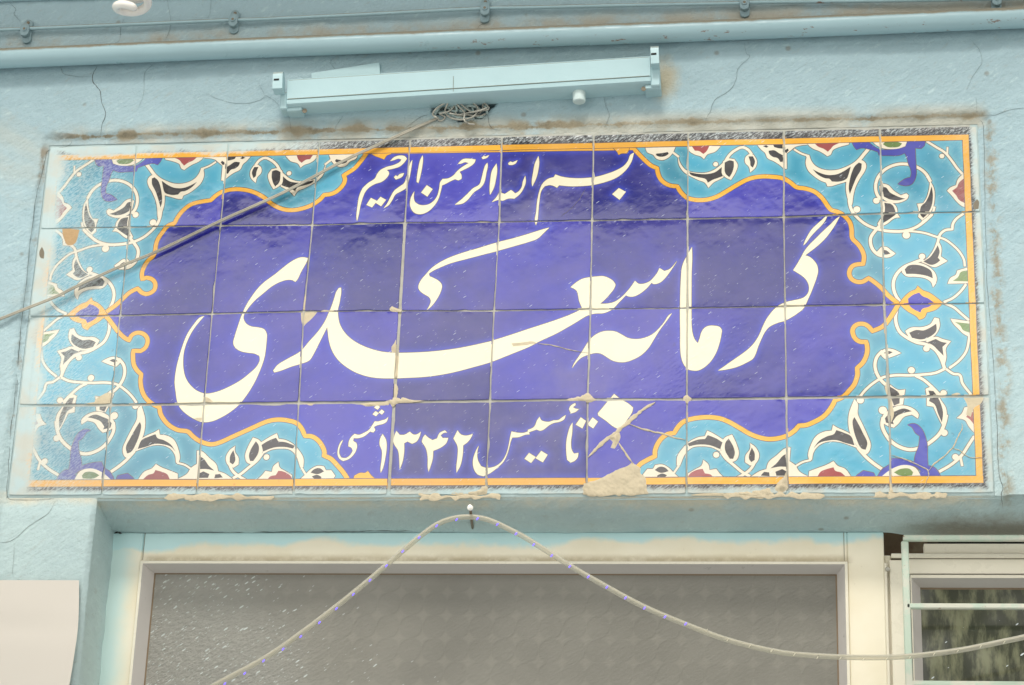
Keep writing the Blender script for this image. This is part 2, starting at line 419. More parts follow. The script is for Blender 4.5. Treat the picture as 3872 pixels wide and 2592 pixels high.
def obscure_glass():
    M = Mat('patterned_obscure_glass'); x, y, z = M.xyz()
    # rows of overlapping round lobes, 36 mm apart, pressed into the glass
    v = M.mapping(scale=(1 / .0375, 1, 1 / .0375), rot=(0, math.radians(45), 0), v=None)
    vo = M.voro(1.0, v, rnd=.0)
    xx = M.math('SUBTRACT', M.math('FRACT', M.math('DIVIDE', x, .036)), .5)
    zz = M.math('SUBTRACT', M.math('FRACT', M.math('DIVIDE', z, .036)), .5)
    r = M.math('SQRT', M.math('ADD', M.math('MULTIPLY', xx, xx), M.math('MULTIPLY', zz, zz)))
    ring = M.mp(M.math('ABSOLUTE', M.math('SUBTRACT', r, .47)), .0, .06, 1.0, 0)
    ring = M.math('MULTIPLY', ring, M.mp(M.math('MULTIPLY', xx, zz), .06, -.08, .10, 1.0))
    n = M.noise(5, 5, rough=.6)
    c = M.mix(M.mp(n, .3, .7), (.180, .172, .145), (.225, .215, .182))
    c = M.mix(M.math('MULTIPLY', ring, M.mp(M.noise(9, 3), .35, .65, 0, .15)), c, (.09, .082, .062))
    c = M.mix(M.math('MULTIPLY', M.mp(r, .46, .62), .17), c, (.34, .325, .27))
    dens = M.mp(M.math('ADD', M.math('ADD', x, M.math('MULTIPLY', M.math('SUBTRACT', z, H - .45), .8)), M.math('MULTIPLY', n, .25)), -.50, .02, .05, 1.02)  # sky sparkle at the left of the glass, painted as denser pale flecks
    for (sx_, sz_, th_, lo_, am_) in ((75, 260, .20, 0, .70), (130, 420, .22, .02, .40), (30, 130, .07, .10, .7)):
        if sx_ == 75: c = M.mix(M.mp(dens, .9, .25, 0, .38), c, (.42, .42, .38))  # bright reflected sky at the left, painted into the glass colour
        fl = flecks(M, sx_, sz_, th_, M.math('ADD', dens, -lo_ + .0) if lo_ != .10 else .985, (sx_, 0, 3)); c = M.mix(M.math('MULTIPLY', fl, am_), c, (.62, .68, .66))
    h1 = M.noise(1.0, 3, M.mapping(rot=DIAG, scale=(110, 60, 240)), rough=.6)
    sp = M.mp(M.math('ADD', M.math('ADD', x, M.math('MULTIPLY', z - 0 if False else M.math('SUBTRACT', z, H - .45), .55)), M.math('MULTIPLY', n, .2)), -.42, -.05, 1.0, .18)
    nrm = M.bump(ring, .07, .0012)
    nrm = M.bump(h1, M.math('MULTIPLY', sp, .9), .0042, nrm)
    return M.fin(c, .30, nrm, IOR=1.5)
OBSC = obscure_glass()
def window_glass():
    M = Mat('dusty_glass_painted_reflection')
    fl = flecks(M, 60, 190, .15, .80)
    c = M.mix(fl, (.040, .044, .030), (.60, .66, .68))
    c = M.mix(M.math('MULTIPLY', M.mp(M.noise(1.0, 5, M.mapping(scale=(55, 1, 16)), rough=.65), .40, .66), M.math('SUBTRACT', 1.0, fl)), c, (.20, .205, .125))  # olive streaks: blurred reflection of trees painted into the glass colour
    return M.fin(c, M.math('ADD', .06, M.math('MULTIPLY', fl, .5)), M.bump(M.noise(5, 1), .05, .01), IOR=1.9)
WGLASS = window_glass()

def rope_plastic():
    M = Mat('clear_yellowed_pvc')
    M.fin((.72, .70, .60), .18, None, IOR=1.5)
    tr = M.n('ShaderNodeBsdfTransparent'); tr.inputs[0].default_value = (.93, .91, .84, 1); mx = M.n('ShaderNodeMixShader')
    lw = M.n('ShaderNodeLayerWeight'); lw.inputs[0].default_value = .45
    M.l(M.mp(lw.outputs['Facing'], .0, .9, .34, .80), mx.inputs[0]); M.l(tr.outputs[0], mx.inputs[1]); M.l(M.b.outputs[0], mx.inputs[2]); M.l(mx.outputs[0], M.o.inputs[0])
    return M.m
ROPEM = rope_plastic()
COREM = Mat('rope_core').fin((.62, .58, .45), .5)
M = Mat('violet_led'); LEDM = M.fin((.25, .2, .8), .4, None, Emission_Color=(.13, .07, 1.0, 1), Emission_Strength=.85)
LEDOFF = Mat('unlit_led').fin((.62, .58, .45), .4)
def cablem(name, col):
    M = Mat(name)
    return M.fin(M.mix(M.mp(M.noise(20, 4), .3, .7), col, tuple(q * .72 for q in col)), .5)
CABLE = cablem('aged_white_cable_sheath', (.44, .41, .33))
WIRE = cablem('grey_white_wire', (.50, .48, .41)); WIRE2 = cablem('sea_blue_painted_wire', (.40, .50, .48))
CFLM = Mat('phosphor_coated_tube').fin((.84, .80, .74), .22)
CFLB = Mat('white_lamp_base').fin((.75, .73, .68), .35)
NAILM = Mat('rusty_nail').fin((.20, .14, .09), .55, None, Metallic=.4)
NAILH = Mat('worn_nail_head').fin((.80, .78, .72), .35, None, Metallic=.5)
SCREWM = Mat('dull_screw').fin((.40, .39, .34), .4, None, Metallic=.7)
M = Mat('matt_cream_paper'); PAPER = M.fin(M.mix(M.noise(3, 3), (.65, .60, .53), (.62, .575, .505)), .55, M.bump(M.noise(25, 3), .06, .003))
def mortar(name, col, spray=False):
    M = Mat(name); n = M.noise(60, 6, rough=.75)
    c = M.mix(n, tuple(q * .72 for q in col), tuple(min(1, q * 1.18) for q in col))
    c = M.mix(M.mp(M.noise(12, 4), .55, .75, 0, .5), c, (.34, .28, .19))
    if spray:
        sm, _ = spray_mask(M); c = M.mix(M.math('MULTIPLY', sm, .85), c, OVERSPRAY)
    return M.fin(c, .85, M.bump(n, .6, .004))
MORT = mortar('tan_mortar', MORTAR); GROUT = mortar('grey_tan_grout', (.48, .465, .40), True); CLAY = mortar('exposed_clay', (.50, .33, .17))
CRACKM = Mat('crack_shadow').fin((.085, .09, .08), .9)

# ------------------------------------------------------------------ the wall as modelled plaster
X_OPEN = -.607           # left jamb of the doorway
Z_OPEN = H - .304        # head of the doorway, right under the tiles
D_DOOR = .088            # how far the door frame sits back
PX0, PX1, PZ0, PZ1 = -.7515, .7515, H - .3035, H + .3025      # hole for the tiles
def sst(a, b, x):
    t = np.clip((x - a) / (b - a), 0, 1); return t * t * (3 - 2 * t)
def wall_noise(x, y, z):
    return (.0016 * vnoise(x * 9, y * 9, z * 9) + .0011 * vnoise(x * 26 + 5, y * 26, z * 26) + .0006 * vnoise(x * 70, y * 70 + 3, z * 70) + .0022 * vnoise(x * 2.5, y * 2.5 + 9, z * 2.5))
HOLE = W(1760, 425, 0)
def wall_y(x, z):
    # a smooth band of plaster round the tiles, 5 mm lower than the rest of the wall
    e = np.maximum(np.maximum(-.7585 - x, x - .768), z - (H + .3155))
    e = np.where(z < H - .30, np.maximum(e, .0), e) if False else e
    step = sst(-.002, .004, e + .002 * vnoise(x * 40, 0, z * 40))
    y = -.0005 - .0060 * step + wall_noise(x, 0 * x, z) * (.25 + .75 * step)
    below = sst(H - .306, H - .335, z); y = y - .004 * below * (x < X_OPEN)
    # wires come out of a broken hole over the panel
    hx = (x - HOLE[0]) / .050; hz = (z - (HOLE[2] + .006)) / .0205
    r = np.sqrt(hx * hx + hz * hz) + .22 * vnoise(x * 60, 3, z * 60)
    y = y + .045 * (1 - sst(.80, 1.0, r))
    return y
def grid_axis(segs):
    a = []
    for x0, x1, st in segs:
        n = max(1, int(round((x1 - x0) / st))); a += list(np.linspace(x0, x1, n, endpoint=False))
    a.append(segs[-1][1]); return np.array(a)
ax = grid_axis([(-2.6, -1.1, .15), (-1.1, -.90, .02), (-.90, X_OPEN, .0045), (X_OPEN, PX1, .0045), (PX1, .95, .0045), (.95, 1.6, .05), (1.6, 4.2, .2)])
az_ = grid_axis([(0, H - .75, .15), (H - .75, Z_OPEN - .0, .0045), (Z_OPEN, PZ1, .0045), (PZ1, H + .66, .0045), (H + .66, H + .98, .04)])
def near(a, v): a[np.argmin(abs(a - v))] = v
for v in (PX0, PX1, X_OPEN): near(ax, v)
for v in (PZ1, Z_OPEN): near(az_, v)
XX, ZZ = np.meshgrid(ax, az_, indexing='ij'); YY = wall_y(XX, ZZ)
YY[(abs(XX - X_OPEN) < 1e-6) & (ZZ <= Z_OPEN + 1e-6)] += .003
nx, nz = XX.shape
vid = np.arange(nx * nz).reshape(nx, nz)
cx = (ax[:-1] + ax[1:])[:, None] / 2; cz = (az_[:-1] + az_[1:])[None, :] / 2
OPX1 = 1.9                                                  # the window side of the opening runs on past the picture
keep = ~((cx > PX0) & (cx < PX1) & (cz > Z_OPEN) & (cz < PZ1)) & ~((cx > X_OPEN) & (cx < OPX1) & (cz < Z_OPEN))
I, J = np.nonzero(keep)
F_ = np.stack([vid[I, J], vid[I + 1, J], vid[I + 1, J + 1], vid[I, J + 1]], 1)
wall = mesh('wall', np.stack([XX, YY, ZZ], -1).reshape(-1, 3), F_, WALLM, smooth=True)
tag(wall, kind='structure')
# sloped head of the opening: under the tiles back to the door frame
def strip(name, P0, P1, A, n, prof, mat, axis):
    """surface between the front line and the back line; prof: (t, out) pairs"""
    V = []; 
    for a in A:
        for t in prof:
            if axis == 'x':
                y = -.002 + (n + .004) * t + 0; z = P0 + (P1(a) - P0) * t + .006 * math.sin(math.pi * min(1, t)) * -.6
                p = np.array([a, y, z]); q = wall_noise(p[0], p[1], p[2]); w = min(1, t * 5)
                p[2] += -1.4 * q * w * (1 if t < .97 else 0); p[1] += (q if t < .01 else 0)
                if t == 0: p[1] = wall_y(np.array(a), np.array(P0)) * 1.0
            else:
                y = -.002 + n * t; x = P0 + P1(a) * t
                p = np.array([x, y, a]); q = wall_noise(p[0], p[1], p[2])
                p[0] += q * 1.2 * min(1, t * 5)
                if t == 0: p[1] = wall_y(np.array(X_OPEN), np.array(a)) + .003
            V.append(p)
    k = len(prof); F = [[i * k + j, (i + 1) * k + j, (i + 1) * k + j + 1, i * k + j + 1] for i in range(len(A) - 1) for j in range(k - 1)]
    if axis == 'z': F = [f[::-1] for f in F]
    return mesh(name, V, [f[::-1] for f in F], mat, wall, smooth=True)
xs = ax[(ax >= X_OPEN - 1e-9) & (ax <= OPX1 + .3)]
def back_z(x):   # right of the door the head is deeper and ragged
    return H - .333 - .004 * float(sst(.66, .74, np.array(x))) - .006 * float(vnoise(x * 14, 1, 2)) * float(sst(.58, .62, np.array(x)))
strip('lintel_soffit', Z_OPEN, back_z, xs, D_DOOR, np.linspace(0, 1.02, 20), WALLM, 'x')
zs = az_[az_ <= Z_OPEN + 1e-9]
strip('door_jamb', X_OPEN, lambda a: .004, zs, D_DOOR, np.linspace(0, 1.1, 16), WALLM, 'z')
# inside of the wall behind the gaps
MB().box(-.62, 2.2, .30, .32, 0, H - .2).build('inner_backing', DARK, wall)

# cracks: narrow dark grooves following the plaster
def ribbon(name, px, w0, w1, mat, parent, Y=None, lift=.0007, thick=.0012):
    """a thin irregular strip along a traced line, sitting just over its surface (w in mm)"""
    pts = catmull(px, 5); pl = []
    for i in range(len(pts) - 1):
        L = np.hypot(*(pts[i + 1] - pts[i])); k = max(1, int(L / 14))
        for j in range(k): pl.append(pts[i] + (pts[i + 1] - pts[i]) * j / k)
    pl.append(pts[-1]); pl = np.array(pl)
    tdir = np.gradient(pl, axis=0); nn = np.stack([-tdir[:, 1], tdir[:, 0]], 1); nn /= np.linalg.norm(nn, axis=1)[:, None] + 1e-9
    jit = (RNG.rand(len(pl)) - .5) * 5; jit = np.convolve(jit, [.25, .5, .25], 'same')
    c = pl + nn * jit[:, None]
    V = []; n = len(c)
    for i in range(n):
        u = i / (n - 1); w = (w0 + (w1 - w0) * u) * 2.4 * (.6 + .8 * RNG.rand()) * (min(1, 6 * min(u, 1 - u)) * .8 + .2)
        row = []
        for s_ in (-.5, 0, .5):
            q = W(*(c[i] + nn[i] * w * s_), 0)
            y = (float(wall_y(np.array(q[0]), np.array(q[2]))) if Y is None else Y)
            row.append(W(*(c[i] + nn[i] * w * s_), y - lift - (thick if s_ == 0 else 0)))
        V += row
    F = []
    for i in range(n - 1):
        a = i * 3; F += [[a, a + 1, a + 4, a + 3], [a + 1, a + 2, a + 5, a + 4]]
    return mesh(name, V, F, mat, parent, smooth=True)
CR = [
 (R(0, 0, [(860, 588), (830, 640), (815, 700), (850, 760), (880, 800), (900, 900), (935, 1010), (905, 1100), (888, 1225)]), 1.6, 1.2),
 (R(0, 0, [(535, 595), (565, 655), (690, 680), (810, 680)]), 1.0, .4),
 (R(0, 0, [(90, 30), (140, 80), (120, 125), (185, 190)]), .9, .8),
 (R(0, 0, [(1100, 170), (1065, 270), (1065, 350), (1015, 392)]), .6, .6),
 (R(0, 0, [(1480, 0), (1500, 100), (1510, 240), (1465, 360)]), .5, .4),
 (R(0, 0, [(1870, 0), (1860, 110), (1840, 160)]), .5, .3),
 (R(0, 0, [(1355, 575), (1280, 655), (1275, 830), (1225, 960)]), .6, .3),
 (R(0, 0, [(1830, 830), (1960, 890), (2150, 920), (2270, 900), (2343, 850), (2290, 740)]), .5, .4),
 (R(1000, 0, [(205, 1005), (225, 1080), (240, 1170)]), .7, .5),
 (R(1000, 0, [(0, 845), (70, 880), (130, 940)]), .6, .6),
 (R(1000, 0, [(700, 1020), (640, 1110), (615, 1170)]), .5, .3),
 (R(1000, 0, [(1450, 1020), (1380, 1040), (1300, 1100), (1250, 1140)]), .8, .4),
 (R(1000, 0, [(1975, 1000), (1990, 1090), (2020, 1140), (2090, 1160)]), 1.3, .6),
 (R(1000, 0, [(1955, 195), (1900, 240), (1880, 275)]), .5, .3),
 (R(1000, 0, [(615, 515), (585, 560), (640, 630)]), .5, .3),
 (R(2000, 0, [(660, 865), (685, 950), (712, 1020), (690, 1090), (665, 1140)]), .8, .4),
 (R(2000, 0, [(1910, 380), (1925, 470), (1950, 505), (1860, 600), (1830, 710), (1770, 810), (1650, 890), (1600, 1000), (1560, 1070)]), .5, .8),
 (R(2000, 0, [(2290, 400), (2240, 520), (2250, 600)]), .4, .3),
 (R(2872, 0, [(330, 600), (250, 620), (190, 665), (140, 790), (60, 890), (0, 930)]), .6, .4),
 (R(2872, 0, [(700, 690), (620, 790), (560, 850)]), .4, .3),
 (R(2872, 0, [(1870, 350), (1945, 440), (1970, 560), (1890, 680), (1840, 800)]), .6, .4),
 (R(2872, 0, [(1470, 480), (1490, 620), (1600, 750)]), .4, .3),
 (R(2872, 0, [(1920, 860), (1920, 1000)]), .5, .5),
 (R(2872, 0, [(1980, 1025), (2090, 1020), (2200, 980), (2343, 955)]), .7, .6),
 (R(0, 1400, [(490, 1155), (430, 1270), (320, 1340), (230, 1406), (140, 1490), (60, 1525), (0, 1530)]), .8, .5),
 (R(0, 1992, [(130, 150), (115, 330), (110, 440)]), .4, .3),
 # the seam round the plaster band
 (R(0, 400, [(640, 310), (600, 355), (480, 385), (425, 400), (400, 480), (345, 700), (310, 860), (285, 1080), (262, 1250), (255, 1406)]), .9, .9),
 (R(0, 900, [(262, 80), (235, 400), (200, 680), (175, 950), (150, 1250), (145, 1406)]), .9, 1.2),
 (R(0, 1400, [(145, 40), (130, 300), (90, 560), (75, 900), (65, 1120), (200, 1150), (480, 1140)]), 1.1, .6),
 (R(2872, 400, [(1940, 120), (1985, 190), (1992, 420), (1998, 900), (2010, 1250), (2020, 1406)]), .8, .6),
 (R(2872, 900, [(2000, 100), (2030, 600), (2070, 1100), (2085, 1400)]), .8, .8),
 (R(2872, 1400, [(2085, 60), (2105, 500), (2120, 900), (2150, 1040), (2140, 1120), (2160, 1230)]), .8, 1.5),
]
for k_, (px, a, b) in enumerate(CR):
    if 17 <= k_ <= 19 or k_ == 21: continue
    f_ = .66 if k_ == 0 or k_ > 25 else .48
    o = ribbon('crack', px, a * f_, b * f_, CRACKM, wall, lift=.0002, thick=.0005)

# ------------------------------------------------------------------ the tile panel: drawing of the glazes
A_ = lambda p: R(0, 400, p); B_ = lambda p: R(1000, 400, p); C_ = lambda p: R(2000, 400, p); D_ = lambda p: R(2872, 400, p)
E_ = lambda p: R(0, 900, p); F__ = lambda p: R(1000, 900, p); G_ = lambda p: R(2000, 900, p); N_ = lambda p: R(2872, 900, p)
I_ = lambda p: R(0, 1400, p); K_ = lambda p: R(1000, 1400, p); L_ = lambda p: R(2000, 1400, p); M_ = lambda p: R(2872, 1400, p)

def smooth_closed(p, corner=48, sub=4, closed=True):
    """Hermite curve through the traced points; sharp turns stay sharp"""
    p = np.asarray(p, float); n = len(p)
    if n < 3: return p
    def dirn(v): return v / (np.linalg.norm(v) + 1e-12)
    out_ = []
    rng = range(n) if closed else range(n - 1)
    tan = []
    for i in range(n):
        if not closed and i in (0, n - 1): tan.append(None); continue
        a = dirn(p[i] - p[i - 1]); b = dirn(p[(i + 1) % n] - p[i])
        ang = math.degrees(math.acos(max(-1, min(1, a @ b))))
        tan.append(None if ang > corner else dirn(a + b))
    for i in rng:
        q0, q1 = p[i], p[(i + 1) % n]; L = np.linalg.norm(q1 - q0); ch = (q1 - q0) / (L + 1e-12)
        t0 = tan[i] if tan[i] is not None else ch; t1 = tan[(i + 1) % n] if tan[(i + 1) % n] is not None else ch
        k = max(1, min(sub, int(L / 7e-3 * 2) + 1))
        for j in range(k):
            t = j / k
            out_.append((2 * t ** 3 - 3 * t * t + 1) * q0 + (t ** 3 - 2 * t * t + t) * L * t0 + (-2 * t ** 3 + 3 * t * t) * q1 + (t ** 3 - t * t) * L * t1)
    if not closed: out_.append(p[-1])
    return np.array(out_)
def plane(px): q = WA(px, 0); return np.stack([q[:, 0], q[:, 2] - H], 1)
def offset(p, d):
    n = len(p); a = np.roll(p, 1, 0); b = np.roll(p, -1, 0)
    u = p - a; v = b - p; u /= np.linalg.norm(u, axis=1)[:, None] + 1e-9; v /= np.linalg.norm(v, axis=1)[:, None] + 1e-9
    nu = np.stack([u[:, 1], -u[:, 0]], 1); nv = np.stack([v[:, 1], -v[:, 0]], 1); m_ = nu + nv
    L = np.linalg.norm(m_, axis=1)[:, None]; m_ = m_ / np.maximum(L, .9)
    area = .5 * np.sum(p[:, 0] * b[:, 1] - b[:, 0] * p[:, 1])
    return p + m_ * d * 1.0 * (1 if area > 0 else -1)
def stroke(p, w, closed=False):
    p = np.asarray(p); n = len(p)
    t = np.gradient(p, axis=0) if not closed else (np.roll(p, -1, 0) - np.roll(p, 1, 0))
    t /= np.linalg.norm(t, axis=1)[:, None] + 1e-12; nn = np.stack([-t[:, 1], t[:, 0]], 1)
    hw = (np.full(n, w / 2) if np.isscalar(w) else np.asarray(w) / 2)[:, None]
    return np.concatenate([p + nn * hw, (p - nn * hw)[::-1]])
SH = []           # (rank, kind, polygon in panel metres); later ranks lie over earlier ones
def sh(kind, poly, rank): SH.append((rank, kind, np.asarray(poly)))
PXM = 1 / 2390.   # metres per photo pixel on the panel
def mirror(p): return p * np.array([-1, 1])
def both(kind, poly, rank, outl=True, mir=True):
    poly = np.asarray(poly)
    for q in ([poly, mirror(poly)] if mir else [poly]):
        sh(kind, q, rank)
        if outl: sh('line', offset(q, .0011), rank - .5 if kind != 'vine' else 2.5)
def leaf(outer, *inners, col='black', fr=None):
    both('vine', smooth_closed(plane(fr(outer))), 3)
    for q in inners: both(col, smooth_closed(plane(fr(q))), 5, outl=False)
def vine(pts, w, fr, mir=True):
    c = smooth_closed(plane(fr(pts)), corner=70, sub=6, closed=False)
    both('vine', stroke(c, w * 1.0 / S * PXM), 3, mir=mir)
def ball(x, y, r, fr, ring=False):
    c = plane(fr([(x, y)]))[0]; a = np.linspace(0, 2 * math.pi, 15)[:-1]; rr = r / S * PXM
    both('vine', c + rr * np.stack([np.cos(a), np.sin(a)], 1), 3.2)

# cartouche outline, clockwise pieces as traced
cart = (B_([(915, 415), (860, 490), (800, 560), (740, 600), (703, 622), (715, 655), (705, 695), (680, 730), (640, 765), (590, 788), (530, 795), (500, 830), (450, 868), (400, 895), (330, 918), (260, 930), (180, 925), (100, 895), (40, 855)])
        + A_([(2343, 820), (2260, 775), (2180, 752), (2080, 745), (1980, 765), (1920, 800), (1870, 845), (1800, 855), (1700, 880), (1630, 930), (1580, 990), (1550, 1045), (1490, 1070), (1440, 1130), (1400, 1190), (1382, 1250)])
        + E_([(1378, 118), (1360, 165), (1320, 200), (1285, 250), (1262, 310), (1262, 372), (1300, 356), (1345, 368), (1375, 400), (1380, 430), (1370, 465), (1340, 490), (1300, 502), (1260, 490), (1222, 452), (1150, 490), (1090, 545), (1030, 600), (960, 650), (915, 680),
               (960, 718), (1000, 770), (1050, 835), (1100, 885), (1148, 915), (1165, 875), (1200, 850), (1240, 845), (1280, 860), (1308, 895), (1310, 935), (1290, 980), (1250, 1008), (1182, 1005), (1182, 1060), (1190, 1130), (1215, 1175), (1255, 1215)])
        + I_([(1248, 100), (1260, 180), (1290, 245), (1340, 295), (1415, 335), (1425, 390), (1460, 450), (1510, 500), (1580, 535), (1670, 550), (1700, 580), (1750, 620), (1820, 652), (1880, 662), (1950, 645), (2050, 600), (2150, 555), (2250, 510)])
        + K_([(0, 468), (60, 450), (130, 442), (210, 450), (290, 475), (330, 520), (362, 588), (420, 592), (470, 620), (510, 670), (535, 740), (528, 762), (590, 790), (640, 840), (700, 910), (750, 985)])
        + L_([(925, 985), (975, 850), (1050, 800), (1118, 768), (1118, 720), (1140, 660), (1180, 605), (1230, 572), (1288, 562), (1320, 510), (1370, 462), (1430, 440), (1500, 427), (1600, 422), (1690, 432), (1770, 462), (1860, 512), (1960, 570), (2040, 600)])
        + M_([(80, 615), (180, 605), (250, 580), (310, 540), (350, 496), (410, 492), (480, 465), (560, 420), (610, 370), (650, 310), (668, 272), (740, 240), (790, 190), (840, 130), (865, 60)])
        + N_([(867, 1225), (865, 1158), (915, 1110), (945, 1050), (955, 990), (945, 925), (890, 925), (850, 900), (828, 860), (824, 820), (845, 785), (880, 768), (930, 770), (970, 795), (998, 832), (1090, 790), (1140, 735), (1190, 660), (1232, 590),
               (1140, 515), (1080, 450), (1020, 400), (966, 362), (910, 395), (860, 395), (815, 370), (795, 330), (800, 290), (825, 255), (870, 240), (918, 238), (925, 170), (905, 110), (870, 60)])
        + D_([(822, 1180), (815, 1100), (800, 1040), (760, 990), (700, 950), (635, 930), (610, 905), (580, 860), (540, 810), (480, 765), (400, 740), (330, 730), (270, 685), (210, 650), (100, 635)])
        + C_([(2050, 635), (1950, 655), (1850, 705), (1750, 765), (1660, 815), (1570, 840), (1480, 842), (1400, 820), (1345, 770), (1315, 720), (1260, 715), (1210, 695), (1170, 660), (1145, 610), (1135, 558), (1090, 540), (1040, 500), (980, 440), (925, 382)]))
cart = smooth_closed(plane(cart), corner=38, sub=4)
gold_t = [(213, 601), (298, 600.6), (683, 587.8), (1000, 578.4), (1384, 571.6), (2000, 561), (2384, 552.8), (3000, 539), (3631, 519.5), (3656, 519)]
GX0, GX1, GZ0, GZ1 = -.7355, .7312, -.2812, .2795
sh('turq', [(GX0 + .002, GZ0), (GX1, GZ0), (GX1, GZ1), (GX0 - .002, GZ1)], 1)
# clip the cartouche and everything else to the field inside the border by drawing the border last
sh('cobalt', cart, 6.0)
cst = stroke(np.concatenate([cart, cart[:3]]), .0066)
sh('line', stroke(np.concatenate([cart, cart[:3]]), .0086), 6.5); sh('gold', cst, 7)
# medallions at both tips
for mir in (False, True):
    f = mirror if mir else (lambda q: q)
    go = f(smooth_closed(plane(N_([(1238, 588), (1280, 530), (1340, 480), (1385, 460), (1400, 430), (1445, 470), (1500, 490), (1560, 530), (1625, 582), (1560, 640), (1480, 665), (1460, 710), (1415, 730), (1390, 700), (1320, 660), (1270, 620)]))))
    sh('line', offset(go, .001), 7.5); sh('gold', go, 8)
    sh('cobalt', f(smooth_closed(plane(N_([(1315, 545), (1360, 510), (1415, 490), (1440, 520), (1490, 540), (1545, 580), (1500, 615), (1440, 635), (1425, 665), (1370, 640), (1325, 600)])))), 9)
# gold flourishes where the cartouche meets the border
for q in (B_([(920, 405), (1130, 410), (1125, 432), (1085, 448), (1062, 482), (1020, 465), (975, 448)]), C_([(745, 380), (890, 380), (880, 410), (865, 428), (820, 430), (795, 442), (782, 415)]),
          K_([(788, 985), (800, 940), (850, 915), (895, 915), (918, 898), (945, 935), (1005, 985)])):
    g = smooth_closed(plane(q)); sh('line', offset(g, .001), 9.1); sh('gold', g, 9.2)
# straight border bands, then the black rim outside them
bw = .0095
sh('gold', [(GX0 - bw + .001, GZ1), (GX1 + bw * .4, GZ1), (GX1 + bw * .4, GZ1 + .0090), (GX0 - bw + .001, GZ1 + .0085)], 20) if False else None
def band(p0, p1, w, kind='gold', rank=20):
    p0, p1 = np.array(p0), np.array(p1); t = (p1 - p0) / np.linalg.norm(p1 - p0); nn = np.array([-t[1], t[0]]) * w / 2
    k = 40; q = [p0 + (p1 - p0) * i / k + .0004 * vnoise(i * .7, w * 999, 4) for i in range(k + 1)]
    sh(kind, [a + nn for a in q] + [a - nn for a in q[::-1]], rank)
OX0, OX1, OZ0, OZ1 = -.7315, .7312, -.2812, .2795
for off, wd, kd, rk in ((0, .0114, 'line', 19), (0, .0092, 'gold', 20)):
    band((-.741, .2792), (.7355, .2800), wd, kd, rk); band((-.727, -.2812), (.7352, -.2795), wd + .0012, kd, rk)
    band((.7320, .284), (.7303, -.284), wd, kd, rk); band((-.7367, .283), (-.7222, -.285), wd, kd, rk)
for q in ([(-.80, .2836), (.80, .2844), (.80, .34), (-.80, .34)], [(-.80, -.2860), (.80, -.2846), (.80, -.36), (-.80, -.36)],
          [(.7366, .34), (.7350, -.34), (.83, -.34), (.83, .34)], [(-.7415, .34), (-.7270, -.34), (-.83, -.34), (-.83, .34)]):
    sh('rim', q, 18)

# -------- arabesques, drawn for the right half and mirrored to the left half
# top right
vine([(985, 365), (930, 430), (880, 490), (830, 530), (760, 565), (690, 588), (600, 592), (530, 575), (480, 545), (445, 500), (425, 445)], 30, D_)
vine([(428, 450), (370, 430), (305, 392)], 18, D_)
leaf([(425, 440), (445, 500), (500, 560), (570, 590), (650, 595), (720, 580), (790, 540), (840, 520), (830, 570), (790, 620), (770, 680), (700, 700), (630, 720), (600, 720), (590, 690), (540, 670), (480, 630), (430, 580), (408, 510)],
     [(470, 570), (530, 600), (600, 620), (680, 615), (740, 590), (808, 545), (790, 610), (770, 655), (700, 680), (640, 678), (620, 655), (580, 650), (520, 620)], fr=D_)
leaf([(830, 530), (880, 485), (920, 495), (945, 530), (935, 580), (890, 650), (850, 730), (830, 810), (820, 880), (810, 900), (780, 830), (765, 740), (775, 650), (800, 590)],
     [(845, 540), (880, 510), (905, 520), (900, 570), (860, 640), (830, 710), (800, 790), (790, 740), (800, 660), (820, 590)], fr=D_)
vine([(795, 800), (797, 870), (820, 940), (870, 1000), (930, 1050), (1000, 1085), (1080, 1107), (1180, 1118), (1280, 1115), (1380, 1085), (1460, 1030), (1530, 965)], 26, D_)
leaf([(1510, 670), (1545, 740), (1550, 830), (1535, 910), (1490, 980), (1440, 1020), (1405, 990), (1410, 930), (1395, 875), (1450, 870), (1480, 820), (1500, 750)],
     [(1525, 720), (1535, 800), (1525, 890), (1490, 960), (1450, 1000), (1425, 970), (1430, 900), (1470, 860), (1500, 800), (1515, 750)], fr=D_)
vine([(1515, 680), (1470, 605), (1410, 558), (1330, 528), (1250, 522), (1170, 540), (1100, 580), (1050, 640), (1028, 720), (1045, 800), (1078, 835)], 27, D_)
vine([(1550, 900), (1535, 950), (1490, 1000), (1440, 1035)], 20, D_)
ball(1035, 848, 28, D_); ball(862, 925, 30, D_); ball(1615, 452, 22, D_); ball(1300, 1152, 33, D_)
leaf([(1060, 720), (1090, 695), (1140, 710), (1190, 760), (1250, 800), (1300, 782), (1320, 800), (1310, 830), (1270, 855), (1200, 870), (1120, 850), (1085, 820)],
     [(1085, 725), (1120, 730), (1150, 770), (1200, 800), (1250, 820), (1290, 830), (1230, 845), (1150, 835), (1100, 810)], fr=D_)
leaf([(1085, 850), (1180, 870), (1215, 910), (1225, 965), (1245, 995), (1200, 1000), (1130, 1050), (1060, 1085), (1045, 1050), (1085, 980), (1095, 920)],
     [(1105, 865), (1170, 880), (1200, 930), (1205, 970), (1150, 1010), (1085, 1050), (1070, 1040), (1100, 980), (1110, 920)], fr=D_)
vine([(1060, 1075), (1020, 1120), (985, 1175), (985, 1235), (1010, 1290), (1060, 1330), (1110, 1338)], 28, D_)
leaf([(1040, 1300), (1080, 1255), (1120, 1255), (1170, 1290), (1205, 1315), (1160, 1345), (1100, 1350), (1060, 1335)],
     [(1085, 1280), (1120, 1285), (1160, 1315), (1120, 1325), (1085, 1320)], fr=D_)
vine([(1290, 1115), (1380, 1120), (1470, 1135), (1560, 1165), (1640, 1190), (1710, 1240), (1770, 1300), (1810, 1370), (1818, 1430)], 19, D_)
